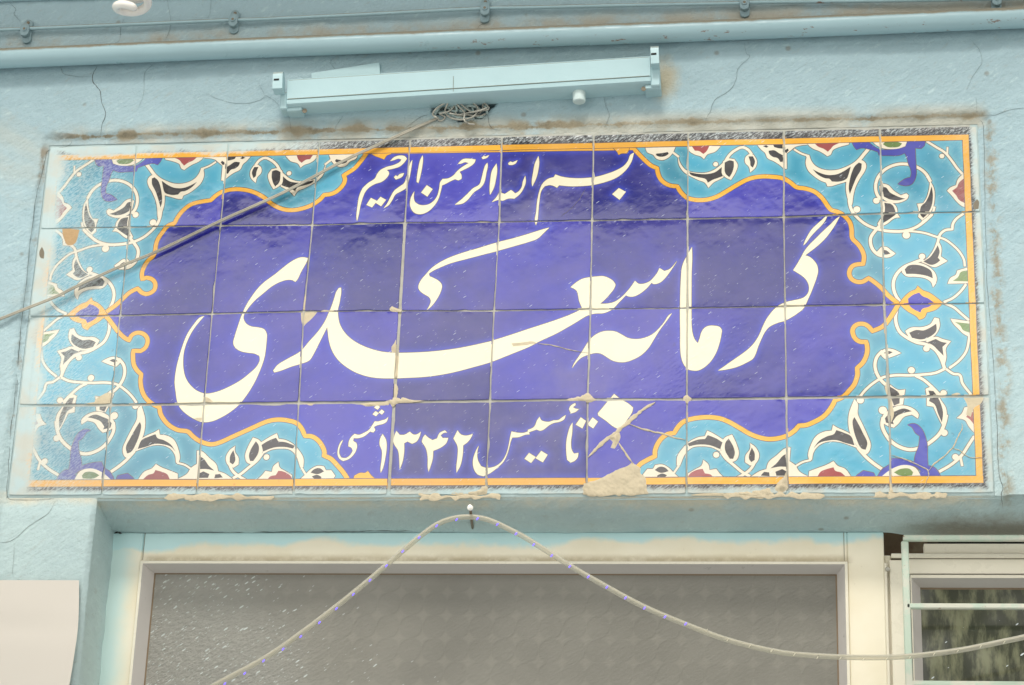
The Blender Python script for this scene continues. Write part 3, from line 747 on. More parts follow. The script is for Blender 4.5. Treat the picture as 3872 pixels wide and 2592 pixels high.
vine([(1808, 960), (1740, 1010), (1710, 1060), (1708, 1100), (1645, 1108), (1600, 1145), (1580, 1210)], 22, D_)
vine([(1480, 320), (1560, 370), (1640, 420), (1700, 490), (1750, 560), (1797, 612)], 22, D_)
vine([(1665, 372), (1662, 440)], 15, D_)
leaf([(1812, 600), (1755, 660), (1740, 710), (1690, 730), (1660, 760), (1700, 800), (1740, 850), (1790, 895), (1815, 905)],
     [(1812, 648), (1765, 690), (1750, 725), (1705, 760), (1745, 805), (1765, 840), (1815, 868)], col='red', fr=D_)
leaf([(430, 335), (430, 350), (470, 385), (530, 410), (580, 440), (600, 455), (630, 440), (650, 400), (700, 375), (790, 350), (795, 330)],
     [(478, 330), (520, 370), (570, 390), (605, 415), (635, 385), (650, 365), (725, 330)], col='red', fr=D_)
for q, kd in (([(820, 330), (960, 330), (1010, 365), (1070, 395), (1150, 395), (1230, 385), (1290, 370), (1310, 330), (1340, 305), (1465, 305), (1460, 355), (1430, 385), (1378, 380), (1380, 450), (1385, 560), (1385, 620), (1370, 670), (1340, 705), (1290, 715), (1225, 700), (1290, 655), (1340, 640), (1345, 590), (1320, 520), (1300, 450), (1285, 425), (1235, 445), (1150, 447), (1060, 445), (1050, 415), (990, 395), (900, 380), (860, 395), (840, 370)], 'ribbon'),):
    both(kd, smooth_closed(plane(D_(q))), 5.5)
leaf([(1000, 325), (1030, 352), (1080, 378), (1150, 390), (1230, 385), (1290, 365), (1312, 310)],
     [(1092, 345), (1130, 370), (1180, 376), (1240, 366), (1262, 340), (1210, 322), (1120, 322)], col='green', fr=D_)
SH[:] = [(6 - .3 if (k == 'vine' and r == 3 and len(SH) - i <= 0) else r, k, p) for i, (r, k, p) in enumerate(SH)]
def lift_last(nshapes, dr):
    for i in range(len(SH) - nshapes, len(SH)): SH[i] = (SH[i][0] + dr, SH[i][1], SH[i][2])
lift_last(6, 2.8)
leaf([(-20, 355), (20, 400), (50, 425), (70, 470), (130, 500), (190, 540), (220, 570), (242, 565), (240, 430), (280, 400), (320, 370), (440, 350), (340, 335), (0, 340)],
     [(80, 405), (130, 400), (170, 425), (210, 445), (205, 500), (185, 505), (160, 470), (120, 460), (85, 430)], [(120, 350), (205, 350), (205, 385), (165, 382), (130, 372)],
     [(30, 365), (60, 355), (80, 370), (60, 378)], [(225, 400), (250, 385), (260, 400), (240, 425), (222, 420)], fr=D_)
leaf([(1950, 435), (1990, 440), (2018, 490), (2010, 550), (1960, 600), (1950, 550), (1915, 510), (1920, 460)], [(1945, 455), (1985, 455), (2003, 500), (1985, 555), (1965, 540), (1960, 500)], fr=C_)
vine([(1740, 500), (1780, 440), (1830, 400), (1890, 375), (1940, 395), (1975, 440)], 25, C_)
leaf([(1320, 450), (1345, 520), (1400, 580), (1480, 600), (1570, 600), (1640, 575), (1700, 530), (1730, 500), (1715, 560), (1725, 640), (1690, 660), (1640, 685), (1590, 735), (1560, 690), (1500, 665), (1420, 625), (1370, 590), (1330, 530)],
     [(1420, 595), (1500, 610), (1580, 612), (1650, 595), (1710, 550), (1708, 600), (1720, 630), (1680, 645), (1625, 665), (1585, 690), (1570, 660), (1500, 640), (1430, 615)], fr=C_)
leaf([(1720, 500), (1760, 475), (1820, 480), (1850, 530), (1830, 600), (1790, 665), (1740, 640), (1710, 600)], [(1735, 510), (1780, 490), (1815, 500), (1815, 550), (1795, 610), (1775, 640), (1740, 605)], fr=C_)
ball(1655, 525, 22, C_); vine([(1270, 415), (1330, 460)], 20, C_)
leaf([(1030, 370), (1300, 370), (1270, 430), (1230, 470), (1180, 488), (1130, 475), (1100, 440), (1050, 420)], [(1125, 430), (1180, 425), (1230, 415), (1240, 430), (1215, 450), (1160, 458), (1130, 448)], fr=C_)
leaf([(1410, 360), (1420, 405), (1470, 440), (1520, 455), (1552, 480), (1580, 440), (1650, 415), (1700, 365)], [(1440, 360), (1600, 360), (1575, 410), (1545, 435), (1510, 410), (1470, 405)], col='red', fr=C_)
# right middle
leaf([(1575, 20), (1610, 90), (1605, 170), (1665, 210), (1620, 235), (1550, 265), (1480, 240), (1430, 220), (1490, 180), (1540, 110)], [(1578, 70), (1595, 130), (1580, 180), (1600, 205), (1560, 235), (1520, 245), (1450, 215), (1510, 175), (1550, 120)], fr=N_)
leaf([(1270, 270), (1320, 235), (1400, 225), (1480, 250), (1550, 310), (1570, 370), (1555, 420), (1535, 445), (1520, 400), (1470, 365), (1380, 350), (1300, 345), (1260, 310)], [(1285, 285), (1320, 250), (1400, 245), (1470, 265), (1520, 300), (1535, 365), (1490, 345), (1420, 330), (1370, 325), (1300, 325)], fr=N_)
vine([(1450, 195), (1350, 232), (1270, 270), (1212, 330), (1185, 400), (1190, 470), (1215, 530), (1245, 570)], 27, N_); ball(1440, 170, 27, N_)
leaf([(1840, 268), (1750, 295), (1740, 330), (1690, 360), (1665, 412), (1845, 408)], [(1845, 292), (1780, 310), (1760, 350), (1710, 388), (1845, 392)], col='green', fr=N_)
vine([(1830, 415), (1780, 480), (1710, 540), (1630, 575)], 21, N_); vine([(1630, 580), (1720, 620), (1790, 680), (1855, 735)], 21, N_)
leaf([(1690, 720), (1860, 745), (1860, 885), (1800, 850), (1760, 810), (1720, 770)], [(1730, 750), (1860, 765), (1860, 845), (1800, 820), (1780, 785)], col='green', fr=N_)
leaf([(1290, 830), (1340, 800), (1440, 795), (1510, 770), (1550, 710), (1590, 720), (1595, 790), (1560, 860), (1490, 910), (1400, 920), (1330, 890)], [(1325, 845), (1390, 820), (1450, 825), (1510, 800), (1565, 765), (1565, 830), (1500, 885), (1430, 905), (1350, 890)], fr=N_)
vine([(1215, 640), (1205, 700), (1212, 770), (1245, 840), (1310, 890), (1390, 930), (1480, 950), (1560, 1000), (1610, 1080), (1640, 1165)], 27, N_)
leaf([(1470, 920), (1560, 880), (1620, 900), (1695, 920), (1650, 985), (1655, 1060), (1640, 1130), (1590, 1030), (1540, 970)], [(1485, 930), (1560, 900), (1610, 925), (1660, 935), (1620, 970), (1630, 1050), (1580, 1000), (1540, 960)], fr=N_)
ball(1478, 985, 27, N_); ball(1345, 1177, 29, N_)
leaf([(1070, 1010), (1120, 985), (1180, 990), (1255, 1025), (1180, 1055), (1110, 1078), (1080, 1050)], [(1100, 1025), (1140, 1005), (1180, 1018), (1140, 1035)], fr=N_)
vine([(1090, 1005), (1040, 1060), (1022, 1130), (1040, 1210), (1090, 1280), (1145, 1325)], 27, N_)
vine([(1640, 1165), (1560, 1200), (1450, 1215), (1330, 1222), (1200, 1222), (1100, 1238), (1010, 1290), (940, 1350), (885, 1415)], 22, N_)
vine([(1650, 1165), (1720, 1210), (1772, 1218), (1795, 1290), (1875, 1395)], 21, N_); vine([(1680, 1160), (1770, 1090), (1830, 1010), (1855, 900), (1858, 860)], 20, N_)
vine([(1380, 1225), (1450, 1260), (1510, 1310), (1600, 1400)], 24, N_)
# bottom right
leaf([(1140, 120), (1230, 180), (1290, 175), (1280, 240), (1270, 310), (1180, 325), (1150, 260), (1110, 160)], [(1145, 145), (1190, 170), (1235, 210), (1240, 300), (1190, 320), (1165, 250)], fr=M_)
leaf([(1180, 340), (1230, 320), (1310, 325), (1380, 360), (1410, 400), (1402, 435), (1350, 400), (1280, 420), (1230, 480), (1190, 515), (1140, 500), (1090, 470), (1090, 410), (1130, 370)], [(1200, 370), (1280, 345), (1350, 370), (1280, 385), (1220, 410), (1180, 460), (1190, 485), (1120, 470), (1110, 430), (1150, 390)], fr=M_)
ball(1092, 360, 34, M_)
vine([(1095, 420), (1085, 490), (1110, 560), (1170, 640), (1250, 690), (1340, 710), (1430, 690), (1530, 630), (1600, 560), (1640, 470), (1655, 400)], 29, M_)
leaf([(1470, 170), (1520, 150), (1580, 190), (1600, 260), (1650, 340), (1655, 430), (1620, 500), (1580, 420), (1540, 330), (1480, 320), (1480, 240)], [(1495, 185), (1540, 190), (1570, 230), (1600, 290), (1625, 380), (1615, 470), (1580, 390), (1550, 310), (1500, 280), (1510, 240)], fr=M_)
ball(1635, 560, 29, M_); ball(1630, 208, 27, M_); ball(893, 270, 30, M_)
leaf([(840, 260), (870, 300), (870, 390), (910, 480), (960, 590), (985, 670), (960, 740), (930, 755), (880, 700), (830, 620), (795, 540), (790, 400)], [(840, 420), (870, 470), (920, 570), (955, 650), (940, 710), (905, 700), (860, 620), (830, 520), (825, 450)], fr=M_)
leaf([(440, 800), (430, 760), (450, 680), (500, 590), (570, 550), (640, 540), (650, 490), (690, 515), (760, 545), (815, 580), (850, 660), (880, 700), (800, 670), (700, 640), (600, 640), (530, 670), (480, 730), (465, 800)], [(475, 700), (530, 630), (600, 590), (660, 570), (680, 535), (750, 560), (810, 590), (840, 670), (760, 650), (680, 625), (600, 630), (530, 650)], fr=M_)
vine([(870, 690), (940, 770), (1010, 830), (1090, 885)], 28, M_); vine([(455, 800), (380, 820), (310, 862)], 17, M_)
vine([(1590, 905), (1700, 840), (1790, 760), (1850, 670), (1902, 590)], 24, M_); ball(1735, 775, 27, M_); vine([(1780, 780), (1795, 855)], 20, M_)
leaf([(1815, 335), (1900, 320), (1900, 560), (1850, 500), (1820, 450), (1745, 430), (1790, 390)], [(1860, 370), (1900, 380), (1900, 490), (1860, 440), (1830, 420)], col='red', fr=M_)
both('ribbon', smooth_closed(plane(M_([(1310, 490), (1370, 480), (1430, 520), (1465, 590), (1485, 680), (1485, 760), (1490, 850), (1550, 870), (1605, 945), (1400, 945), (1430, 900), (1380, 860), (1300, 850), (1200, 870), (1130, 945), (1045, 945), (1090, 880), (1150, 840), (1180, 785), (1280, 795), (1370, 820), (1380, 760), (1410, 680), (1420, 590), (1380, 560), (1350, 510)]))), 5.5)
both('ribbon', smooth_closed(plane(M_([(850, 945), (920, 895), (1010, 915), (1025, 945)]))), 5.5)
leaf([(1075, 950), (1170, 880), (1280, 845), (1380, 870), (1432, 950)], [(1190, 910), (1250, 880), (1330, 880), (1360, 910), (1350, 938), (1240, 938)], col='green', fr=M_)
lift_last(6, 2.8)
leaf([(435, 950), (440, 900), (520, 870), (600, 840), (655, 810), (690, 850), (760, 880), (812, 950)], [(512, 950), (540, 905), (600, 880), (655, 865), (670, 895), (720, 910), (765, 950)], col='red', fr=M_)
leaf([(-80, 950), (0, 900), (60, 880), (80, 820), (150, 760), (240, 690), (275, 690), (265, 810), (320, 850), (350, 900), (450, 955)], [(95, 875), (150, 830), (210, 760), (240, 745), (240, 860), (170, 860)], [(10, 938), (40, 905), (85, 910), (90, 945)], [(140, 905), (200, 880), (240, 900), (235, 940), (150, 940)], fr=M_)
leaf([(1960, 650), (2010, 690), (2040, 760), (2010, 830), (1960, 850), (1915, 820), (1920, 760), (1960, 700)], [(1975, 690), (2000, 740), (2000, 800), (1970, 820), (1950, 790), (1955, 740)], fr=L_)
vine([(2010, 800), (1965, 880), (1900, 930), (1840, 962)], 24, L_)
leaf([(1800, 575), (1840, 660), (1860, 740), (1840, 800), (1800, 820), (1740, 780), (1700, 700), (1710, 640), (1740, 600)], [(1770, 610), (1810, 680), (1825, 740), (1810, 790), (1780, 790), (1740, 720), (1740, 650)], fr=L_)
vine([(1700, 720), (1740, 780), (1820, 850), (1900, 915), (1960, 945)], 24, L_)
leaf([(1310, 850), (1315, 770), (1360, 700), (1420, 640), (1500, 600), (1560, 590), (1580, 540), (1640, 570), (1720, 620), (1700, 680), (1700, 730), (1620, 690), (1530, 680), (1450, 690), (1390, 740), (1340, 850)], [(1405, 655), (1500, 620), (1560, 615), (1585, 580), (1660, 610), (1715, 645), (1695, 705), (1600, 670), (1500, 665), (1420, 680)], fr=L_)
ball(1660, 755, 26, L_)
leaf([(1410, 970), (1410, 920), (1480, 880), (1530, 850), (1545, 800), (1590, 840), (1600, 890), (1660, 880), (1690, 920), (1745, 970)], [(1410, 950), (1430, 920), (1500, 885), (1540, 880), (1560, 920), (1610, 930), (1640, 965), (1410, 968)], col='red', fr=L_)
leaf([(1010, 930), (1050, 880), (1100, 880), (1120, 845), (1180, 840), (1240, 870), (1290, 920), (1345, 970), (1030, 970)], [(1115, 890), (1160, 860), (1210, 870), (1240, 900), (1170, 915)], [(1135, 940), (1180, 920), (1225, 935), (1200, 955), (1140, 955)], fr=L_)
vine([(1285, 915), (1330, 850)], 18, L_)

# -------- the lettering
def letter(px):
    q = smooth_closed(plane(px), corner=42); sh('cream', q, 12); sh('line', offset(q, .0010), 11)
# gaf-re-mim-alef-be-he
letter(D_([(605, 965), (560, 1010), (510, 1055), (460, 1105), (425, 1160), (402, 1205), (388, 1245), (412, 1222), (450, 1170), (500, 1115), (555, 1060), (590, 1010)]))
letter(D_([(712, 985), (680, 1045), (635, 1115), (575, 1190), (505, 1255), (440, 1305), (405, 1332)]) + N_([(440, 172), (480, 205), (508, 245), (518, 300), (508, 350), (480, 430), (450, 505), (425, 560), (405, 605), (385, 635), (345, 668), (290, 705), (228, 737)])
       + G_([(2200, 758), (2130, 793), (2090, 840), (2060, 900), (2030, 970), (2010, 1030), (1985, 1075), (1920, 1115), (1840, 1150), (1760, 1170), (1675, 1182), (1730, 1145), (1800, 1095), (1900, 1025), (1960, 975), (2000, 930), (2040, 865)])
       + N_([(30, 787), (60, 727), (100, 670), (150, 618), (220, 580), (300, 560), (380, 540), (415, 515), (435, 480), (437, 430), (415, 380), (380, 345), (335, 315), (298, 292)]) + D_([(335, 1406), (370, 1345), (400, 1290), (440, 1240), (500, 1180), (560, 1120), (630, 1055), (680, 1005)]))
letter(G_([(1445, 85), (1405, 155), (1375, 210), (1355, 270), (1348, 350), (1343, 450), (1340, 600), (1340, 720), (1342, 850), (1342, 980), (1350, 1060), (1370, 1120), (1405, 1165), (1450, 1180), (1500, 1180), (1550, 1155), (1610, 1100), (1655, 1030), (1685, 950), (1705, 860), (1708, 820), (1690, 795), (1650, 785), (1600, 784), (1560, 800), (1530, 840), (1515, 890), (1498, 938), (1475, 915), (1455, 870), (1443, 800), (1440, 700), (1440, 500), (1442, 300), (1447, 180)]))
letter(G_([(1268, 672), (1240, 690), (1200, 750), (1150, 810), (1100, 855), (1040, 885), (960, 902), (880, 892), (820, 860), (770, 835), (720, 828), (660, 832), (610, 850), (560, 885), (520, 935), (480, 1000), (440, 1060), (400, 1120), (383, 1160), (420, 1110), (460, 1070), (500, 1050), (540, 1035), (590, 1023), (640, 1030), (690, 1060), (740, 1090), (800, 1105), (860, 1103), (930, 1080), (1000, 1040), (1060, 980), (1110, 900), (1160, 820), (1220, 740)]))
# sin-ayn-dal
letter(G_([(1312, 208), (1280, 250), (1240, 285), (1200, 298), (1157, 272), (1140, 310), (1110, 350), (1070, 390), (1020, 410), (975, 412), (940, 385), (910, 430), (870, 480), (820, 530), (760, 570), (700, 586), (632, 588), (680, 545), (720, 500), (755, 455), (768, 420), (750, 390), (710, 362), (660, 345), (600, 347), (540, 353), (470, 370), (420, 400), (370, 442), (400, 455), (425, 475), (437, 510), (445, 560), (470, 622), (455, 640), (380, 680), (250, 730), (100, 780)])
       + F__([(2343, 812), (2200, 860), (2035, 912), (1900, 945), (1700, 985), (1500, 1010), (1300, 1022), (1150, 1022), (1050, 1015), (950, 990), (850, 950), (770, 900), (710, 840), (670, 770), (655, 700), (652, 640), (662, 600), (674, 540), (682, 480), (680, 445), (660, 450), (640, 480), (620, 540), (600, 600), (575, 660), (540, 740), (480, 830), (400, 920), (320, 1010), (200, 1080), (120, 1130), (80, 1180), (90, 1197), (150, 1180), (240, 1145), (330, 1118), (400, 1090), (440, 1030), (480, 950), (520, 870), (558, 795), (565, 850), (575, 920), (600, 1000), (650, 1080), (730, 1150), (830, 1205), (950, 1240), (1100, 1250), (1250, 1245), (1400, 1238), (1550, 1220), (1700, 1190), (1850, 1150), (2015, 1102), (2200, 1030)])
       + G_([(0, 972), (100, 920), (250, 850), (400, 765), (545, 682), (600, 672), (660, 670), (740, 635), (800, 575), (860, 513), (880, 522), (920, 525), (960, 512), (1010, 480), (1050, 445), (1087, 402), (1100, 412), (1130, 412), (1170, 395), (1220, 345), (1260, 290), (1300, 230)]))
letter(C_([(182, 1085), (100, 1108), (0, 1140)]) + F__([(2200, 10), (2070, 42), (1900, 95), (1750, 140), (1640, 180), (1550, 225), (1480, 275), (1430, 330), (1385, 385), (1365, 440), (1380, 475), (1420, 505), (1460, 530), (1475, 560), (1465, 600), (1438, 645), (1480, 610), (1520, 560), (1550, 510), (1572, 450), (1572, 420), (1550, 390), (1500, 360), (1465, 345), (1458, 322), (1480, 305), (1550, 270), (1650, 230), (1800, 190), (1950, 150), (2065, 120), (2200, 82)])
       + C_([(0, 1212), (80, 1182), (130, 1135)]))
# ye
letter(F__([(390, 185), (350, 178), (310, 182), (250, 210), (180, 260), (100, 325)]) + E_([(2343, 398), (2290, 450), (2230, 530), (2180, 610), (2140, 700), (2110, 790), (2085, 870), (2070, 940), (2090, 980), (2140, 1010), (2200, 1022), (2260, 1030), (2300, 1050), (2305, 1085), (2280, 1140), (2220, 1200), (2130, 1270), (2020, 1330), (1920, 1370), (1830, 1385), (1750, 1360), (1690, 1310), (1650, 1250), (1630, 1180), (1625, 1090), (1635, 1000), (1670, 900), (1720, 810), (1812, 695), (1770, 712), (1720, 770), (1660, 860), (1620, 960), (1590, 1060), (1565, 1160), (1550, 1280)])
       + I_([(1550, 110), (1560, 200), (1575, 290), (1600, 340), (1650, 390), (1720, 435), (1800, 465), (1880, 458), (1960, 425), (2050, 370), (2130, 300), (2200, 210), (2260, 110), (2305, 10)]) + F__([(-8, 1100), (5, 1050), (15, 980), (22, 900), (22, 855), (0, 815)]) + E_([(2300, 800), (2230, 790), (2190, 770), (2167, 740), (2160, 700), (2200, 630), (2260, 560), (2343, 490)])
       + F__([(60, 440), (130, 400), (200, 378), (250, 380), (275, 395), (290, 380), (330, 300), (370, 230)]))
letter(L_([(755, 215), (820, 265), (880, 300), (922, 335), (915, 375), (880, 430), (820, 510), (790, 525), (750, 505), (680, 450), (615, 405), (612, 385), (650, 340), (700, 280)]))
# the invocation along the top
letter(B_([(1115, 497), (1150, 462), (1200, 447), (1245, 453), (1264, 475), (1240, 510), (1200, 545), (1150, 562), (1085, 575), (1102, 590), (1105, 610), (1080, 650), (1040, 680), (980, 700), (930, 730), (895, 770), (870, 830), (850, 900), (835, 980), (822, 1028), (817, 1000), (826, 900), (843, 800), (870, 740), (920, 690), (980, 650), (1000, 610), (1030, 575), (1085, 548), (1150, 530), (1205, 500), (1215, 482), (1190, 475), (1150, 488)]))
letter(B_([(905, 885), (945, 822), (1000, 850), (955, 907)])); letter(B_([(985, 865), (1030, 813), (1080, 840), (1035, 897)]))
letter(B_([(1312, 485), (1302, 560), (1282, 660), (1255, 735), (1205, 768), (1165, 790), (1130, 850), (1100, 890), (1058, 914), (1090, 870), (1120, 810), (1150, 760), (1200, 720), (1240, 690), (1260, 630), (1280, 560), (1295, 510)]))
letter(B_([(1148, 638), (1165, 622), (1180, 632), (1200, 612), (1238, 602), (1225, 632), (1200, 648), (1165, 660)]))
letter(B_([(1402, 445), (1380, 490), (1365, 560), (1352, 640), (1350, 680), (1366, 692), (1385, 620), (1400, 540), (1406, 470)]))
letter(B_([(1715, 520), (1760, 480), (1820, 476), (1872, 483), (1862, 512), (1820, 547), (1770, 572), (1730, 592), (1747, 620), (1747, 655), (1720, 668), (1690, 657), (1650, 675), (1600, 702), (1575, 712), (1562, 770), (1540, 840), (1500, 900), (1450, 945), (1380, 968), (1330, 955), (1298, 910), (1290, 870), (1303, 810), (1330, 762), (1325, 820), (1337, 860), (1380, 885), (1440, 885), (1490, 860), (1530, 810), (1550, 740), (1560, 680), (1580, 655), (1630, 650), (1680, 620), (1710, 585), (1760, 545), (1810, 515), (1780, 506), (1740, 520)]))
letter(B_([(1440, 710), (1492, 745), (1445, 812), (1390, 775)]))
letter(B_([(1977, 512), (1980, 540), (1968, 600), (1948, 690), (1918, 732), (1860, 772), (1800, 842), (1760, 872), (1688, 884), (1740, 843), (1800, 788), (1850, 738), (1905, 705), (1925, 650), (1945, 570), (1960, 530)]))
letter(B_([(2057, 518), (2063, 570), (2052, 660), (2032, 740), (2000, 798), (1996, 750), (2003, 660), (2018, 580)]))
letter(B_([(1925, 465), (1945, 450), (1960, 455), (1992, 443), (1975, 467), (1935, 480)]))
letter(B_([(2312, 625), (2317, 680), (2297, 740), (2262, 792), (2215, 830), (2180, 827), (2150, 832), (2110, 847), (2080, 840), (2015, 862), (2062, 810), (2090, 748), (2102, 778), (2130, 788), (2165, 765), (2185, 753), (2207, 768), (2222, 783), (2250, 768), (2280, 728), (2290, 680)]))
letter(B_([(2160, 515), (2180, 500), (2200, 508), (2245, 488), (2225, 520), (2195, 532), (2165, 530)]))
letter(C_([(85, 452), (93, 500), (86, 570), (66, 650), (32, 722), (26, 690), (38, 600), (54, 520)]))
letter(C_([(932, 422), (900, 440), (880, 490), (840, 540), (770, 580), (690, 610), (600, 635), (500, 648), (380, 648), (290, 635), (235, 616), (222, 640), (170, 655), (120, 700), (95, 760), (75, 850), (65, 950), (53, 1025), (63, 1065), (76, 1025), (84, 950), (94, 850), (112, 760), (142, 720), (190, 710), (225, 720), (250, 734), (270, 712), (350, 720), (450, 720), (560, 710), (680, 682), (780, 642), (860, 577), (910, 500)]))
letter(C_([(797, 736), (860, 770), (803, 840), (738, 790)]))
# the date along the bottom
letter(K_([(1098, 418), (1075, 440), (1040, 450), (1010, 460), (980, 458), (960, 488), (930, 532), (880, 562), (840, 578), (800, 570), (770, 598), (750, 640), (746, 680), (773, 692), (785, 720), (760, 760), (720, 785), (682, 780), (664, 740), (670, 690), (700, 622), (680, 640), (655, 700), (651, 750), (668, 790), (700, 810), (750, 792), (800, 742), (822, 680), (816, 650), (788, 633), (792, 607), (832, 607), (882, 592), (938, 548), (965, 556), (983, 537), (972, 507), (1002, 492), (1052, 480), (1082, 462)]))
letter(K_([(1000, 310), (1024, 330), (1005, 354), (973, 335)])); letter(K_([(985, 368), (1014, 385), (990, 412), (960, 395)])); letter(K_([(1040, 353), (1064, 372), (1042, 397), (1013, 378)]))
letter(K_([(1048, 570), (1077, 620), (1084, 680), (1072, 780), (1052, 870), (1032, 914), (1030, 880), (1040, 800), (1043, 720), (1022, 660), (1028, 610)]))
letter(K_([(1170, 543), (1200, 578), (1240, 578), (1290, 550), (1320, 575), (1350, 575), (1388, 550), (1377, 590), (1350, 637), (1310, 657), (1270, 637), (1240, 652), (1240, 720), (1227, 810), (1200, 884), (1196, 800), (1187, 720), (1147, 650), (1149, 600)]))
letter(K_([(1425, 576), (1450, 600), (1490, 625), (1530, 610), (1555, 560), (1600, 538), (1620, 558), (1590, 560), (1562, 583), (1582, 607), (1630, 605), (1612, 652), (1562, 692), (1497, 720), (1492, 790), (1472, 860), (1455, 906), (1448, 860), (1448, 780), (1433, 700), (1396, 640), (1407, 600)]))
letter(K_([(1712, 538), (1740, 573), (1790, 585), (1847, 570), (1832, 602), (1802, 642), (1762, 672), (1757, 760), (1737, 850), (1703, 914), (1702, 860), (1712, 770), (1712, 680), (1676, 610)]))
letter(K_([(2343, 545), (2300, 560), (2250, 560), (2190, 548), (2178, 600), (2163, 680), (2138, 760), (2090, 828), (2030, 863), (1970, 870), (1920, 855), (1892, 800), (1887, 730), (1900, 672), (1870, 730), (1848, 810), (1857, 880), (1888, 927), (1940, 944), (1992, 922), (2062, 872), (2122, 812), (2162, 720), (2182, 640), (2197, 602), (2260, 597), (2312, 577), (2350, 574)]))
letter(L_([(328, 403), (300, 420), (260, 448), (220, 450), (180, 463), (140, 460), (110, 448), (96, 418), (73, 450), (58, 490), (40, 513), (-8, 534), (-8, 558), (40, 542), (70, 532), (100, 543), (130, 533), (182, 493), (222, 473), (272, 463), (312, 442)]))
letter(L_([(412, 296), (385, 310), (368, 325), (356, 350), (373, 388), (412, 377), (445, 350), (410, 345), (392, 333), (415, 315)]))
letter(L_([(460, 423), (507, 455), (475, 522), (416, 488)])); letter(L_([(565, 423), (612, 460), (570, 520), (518, 485)]))
letter(L_([(388, 470), (384, 560), (374, 640), (380, 710), (400, 745), (440, 738), (432, 780), (402, 812), (370, 824), (340, 800), (333, 740), (333, 640), (348, 560), (368, 500)]))
letter(L_([(-38, 790), (2, 738), (62, 775), (20, 827)])); letter(L_([(110, 720), (167, 755), (125, 822), (60, 785)]))
# where the glaze is gone: mortar in the breaks, bare clay in the chip
MB_ = []
def broken(kind, px, rank=30): sh(kind, smooth_closed(plane(px), corner=60), rank)
broken('clay', A_([(555, 1100), (600, 1096), (710, 1105), (700, 1140), (690, 1180), (670, 1225), (640, 1242), (600, 1240), (575, 1195), (560, 1150)]))
broken('mortar', F__([(325, 655), (400, 650), (472, 660), (440, 700), (400, 740), (375, 760), (343, 795), (328, 730)]))
broken('mortar', F__([(1165, 905), (1180, 960), (1175, 1020), (1130, 1020), (1128, 970), (1150, 940)]))
broken('mortar', I_([(745, 298), (840, 288), (850, 262), (900, 230), (960, 203), (1000, 212), (990, 300), (860, 306)]))
broken('mortar', I_([(1815, 240), (1850, 250), (1890, 285), (1880, 300), (1810, 300)])); broken('mortar', I_([(1720, 430), (1760, 425), (1800, 425), (1800, 450), (1760, 455)]))
broken('mortar', F__([(2190, 940), (2260, 935), (2343, 925), (2343, 955), (2260, 962), (2205, 968)])); broken('mortar', G_([(0, 922), (40, 924), (75, 938), (30, 948), (0, 950)]))
broken('mortar', M_([(1125, 100), (1150, 140), (1165, 240), (1180, 330), (1190, 400), (1165, 470), (1145, 420), (1140, 330), (1130, 240), (1112, 160)]))
broken('mortar', M_([(1800, 240), (1920, 235), (1990, 240), (1960, 300), (1900, 340), (1870, 420), (1830, 400), (1840, 320)]))
broken('mortar', M_([(1700, 220), (1760, 205), (1800, 240), (1740, 250)]))

broken('mortar', L_([(485, 1010), (560, 990), (620, 970), (720, 920), (800, 880), (880, 850), (915, 818), (950, 850), (985, 870), (990, 920), (1030, 950), (1040, 1020), (1050, 1100), (900, 1112), (700, 1115), (500, 1112)]))
broken('mortar', L_([(700, 600), (760, 560), (800, 545), (812, 600), (790, 650), (760, 700), (725, 690), (745, 640)]))
broken('pit', A_([(352, 1300), (375, 1255), (395, 1300), (392, 1360), (365, 1355)])); broken('pit', D_([(1895, 880), (1925, 832), (1942, 850), (1940, 920), (1900, 925)]))
broken('pit', N_([(1910, 430), (1935, 395), (1935, 420), (1918, 440)])); broken('pit', E_([(655, 1000)])) if False else None
SHAPES = sorted(SH, key=lambda s: s[0])
KM = {'turq': TURQ, 'cobalt': COBALT, 'rim': RIM, 'vine': VINE, 'line': LINE, 'gold': GOLD, 'black': BLACK, 'red': RED, 'green': GREEN, 'ribbon': RIBBON, 'cream': CREAM, 'mortar': MORT, 'clay': CLAY, 'pit': SEAM}

# -------- tile corners as laid
JX = {}
def put(j, d):
    for i, q in d.items(): JX[i, j] = plane([q])[0]
put(1, {1: (490, 861), 2: (834, 854.5), 3: (1181.4, 852.4), 4: (1531.4, 843.9), 5: (1887.8, 841.7), 6: (2239, 835.3), 7: (2599.7, 829), 8: (2963.7, 822.5), 9: (3335, 809.7)})
put(2, {1: (454.5, 1194.5), 2: (802.4, 1188), 3: (1149.4, 1179.6), 4: (1512, 1176.6), 5: (1868.5, 1176.6), 6: (2232.6, 1171), 7: (2599.7, 1166.8), 8: (2968.8, 1160.3), 9: (3343.6, 1154)})
put(3, {1: (420.4, 1532.3), 2: (772.5, 1528), 3: (1130.2, 1524.6), 4: (1490.8, 1521.6), 5: (1853.6, 1517.4), 6: (2221.9, 1511.8), 7: (2597.5, 1511.8), 8: (2973.1, 1506.7), 9: (3362.8, 1502.4)})
put(0, {1: (518.6, 549), 2: (866, 541), 3: (1209, 534), 4: (1550.6, 528), 5: (1898, 522), 6: (2245.4, 516), 7: (2602.6, 506.7), 8: (2965.4, 499.5), 9: (3328.7, 491.8)})
put(4, {1: (386.3, 1873.8), 2: (744.8, 1872), 3: (1111, 1869.5), 4: (1469.5, 1868), 5: (1836.5, 1868), 6: (2217.7, 1869), 7: (2595.4, 1869), 8: (2978.4, 1867), 9: (3369.2, 1865.2)})
for i in range(1, 10): JX[i, 0][1] = .2995; JX[i, 4][1] = -.3005
for j in range(5):
    JX[0, j] = np.array([-.7500, JX[1, j][1]]); JX[10, j] = np.array([.7505, JX[9, j][1]])
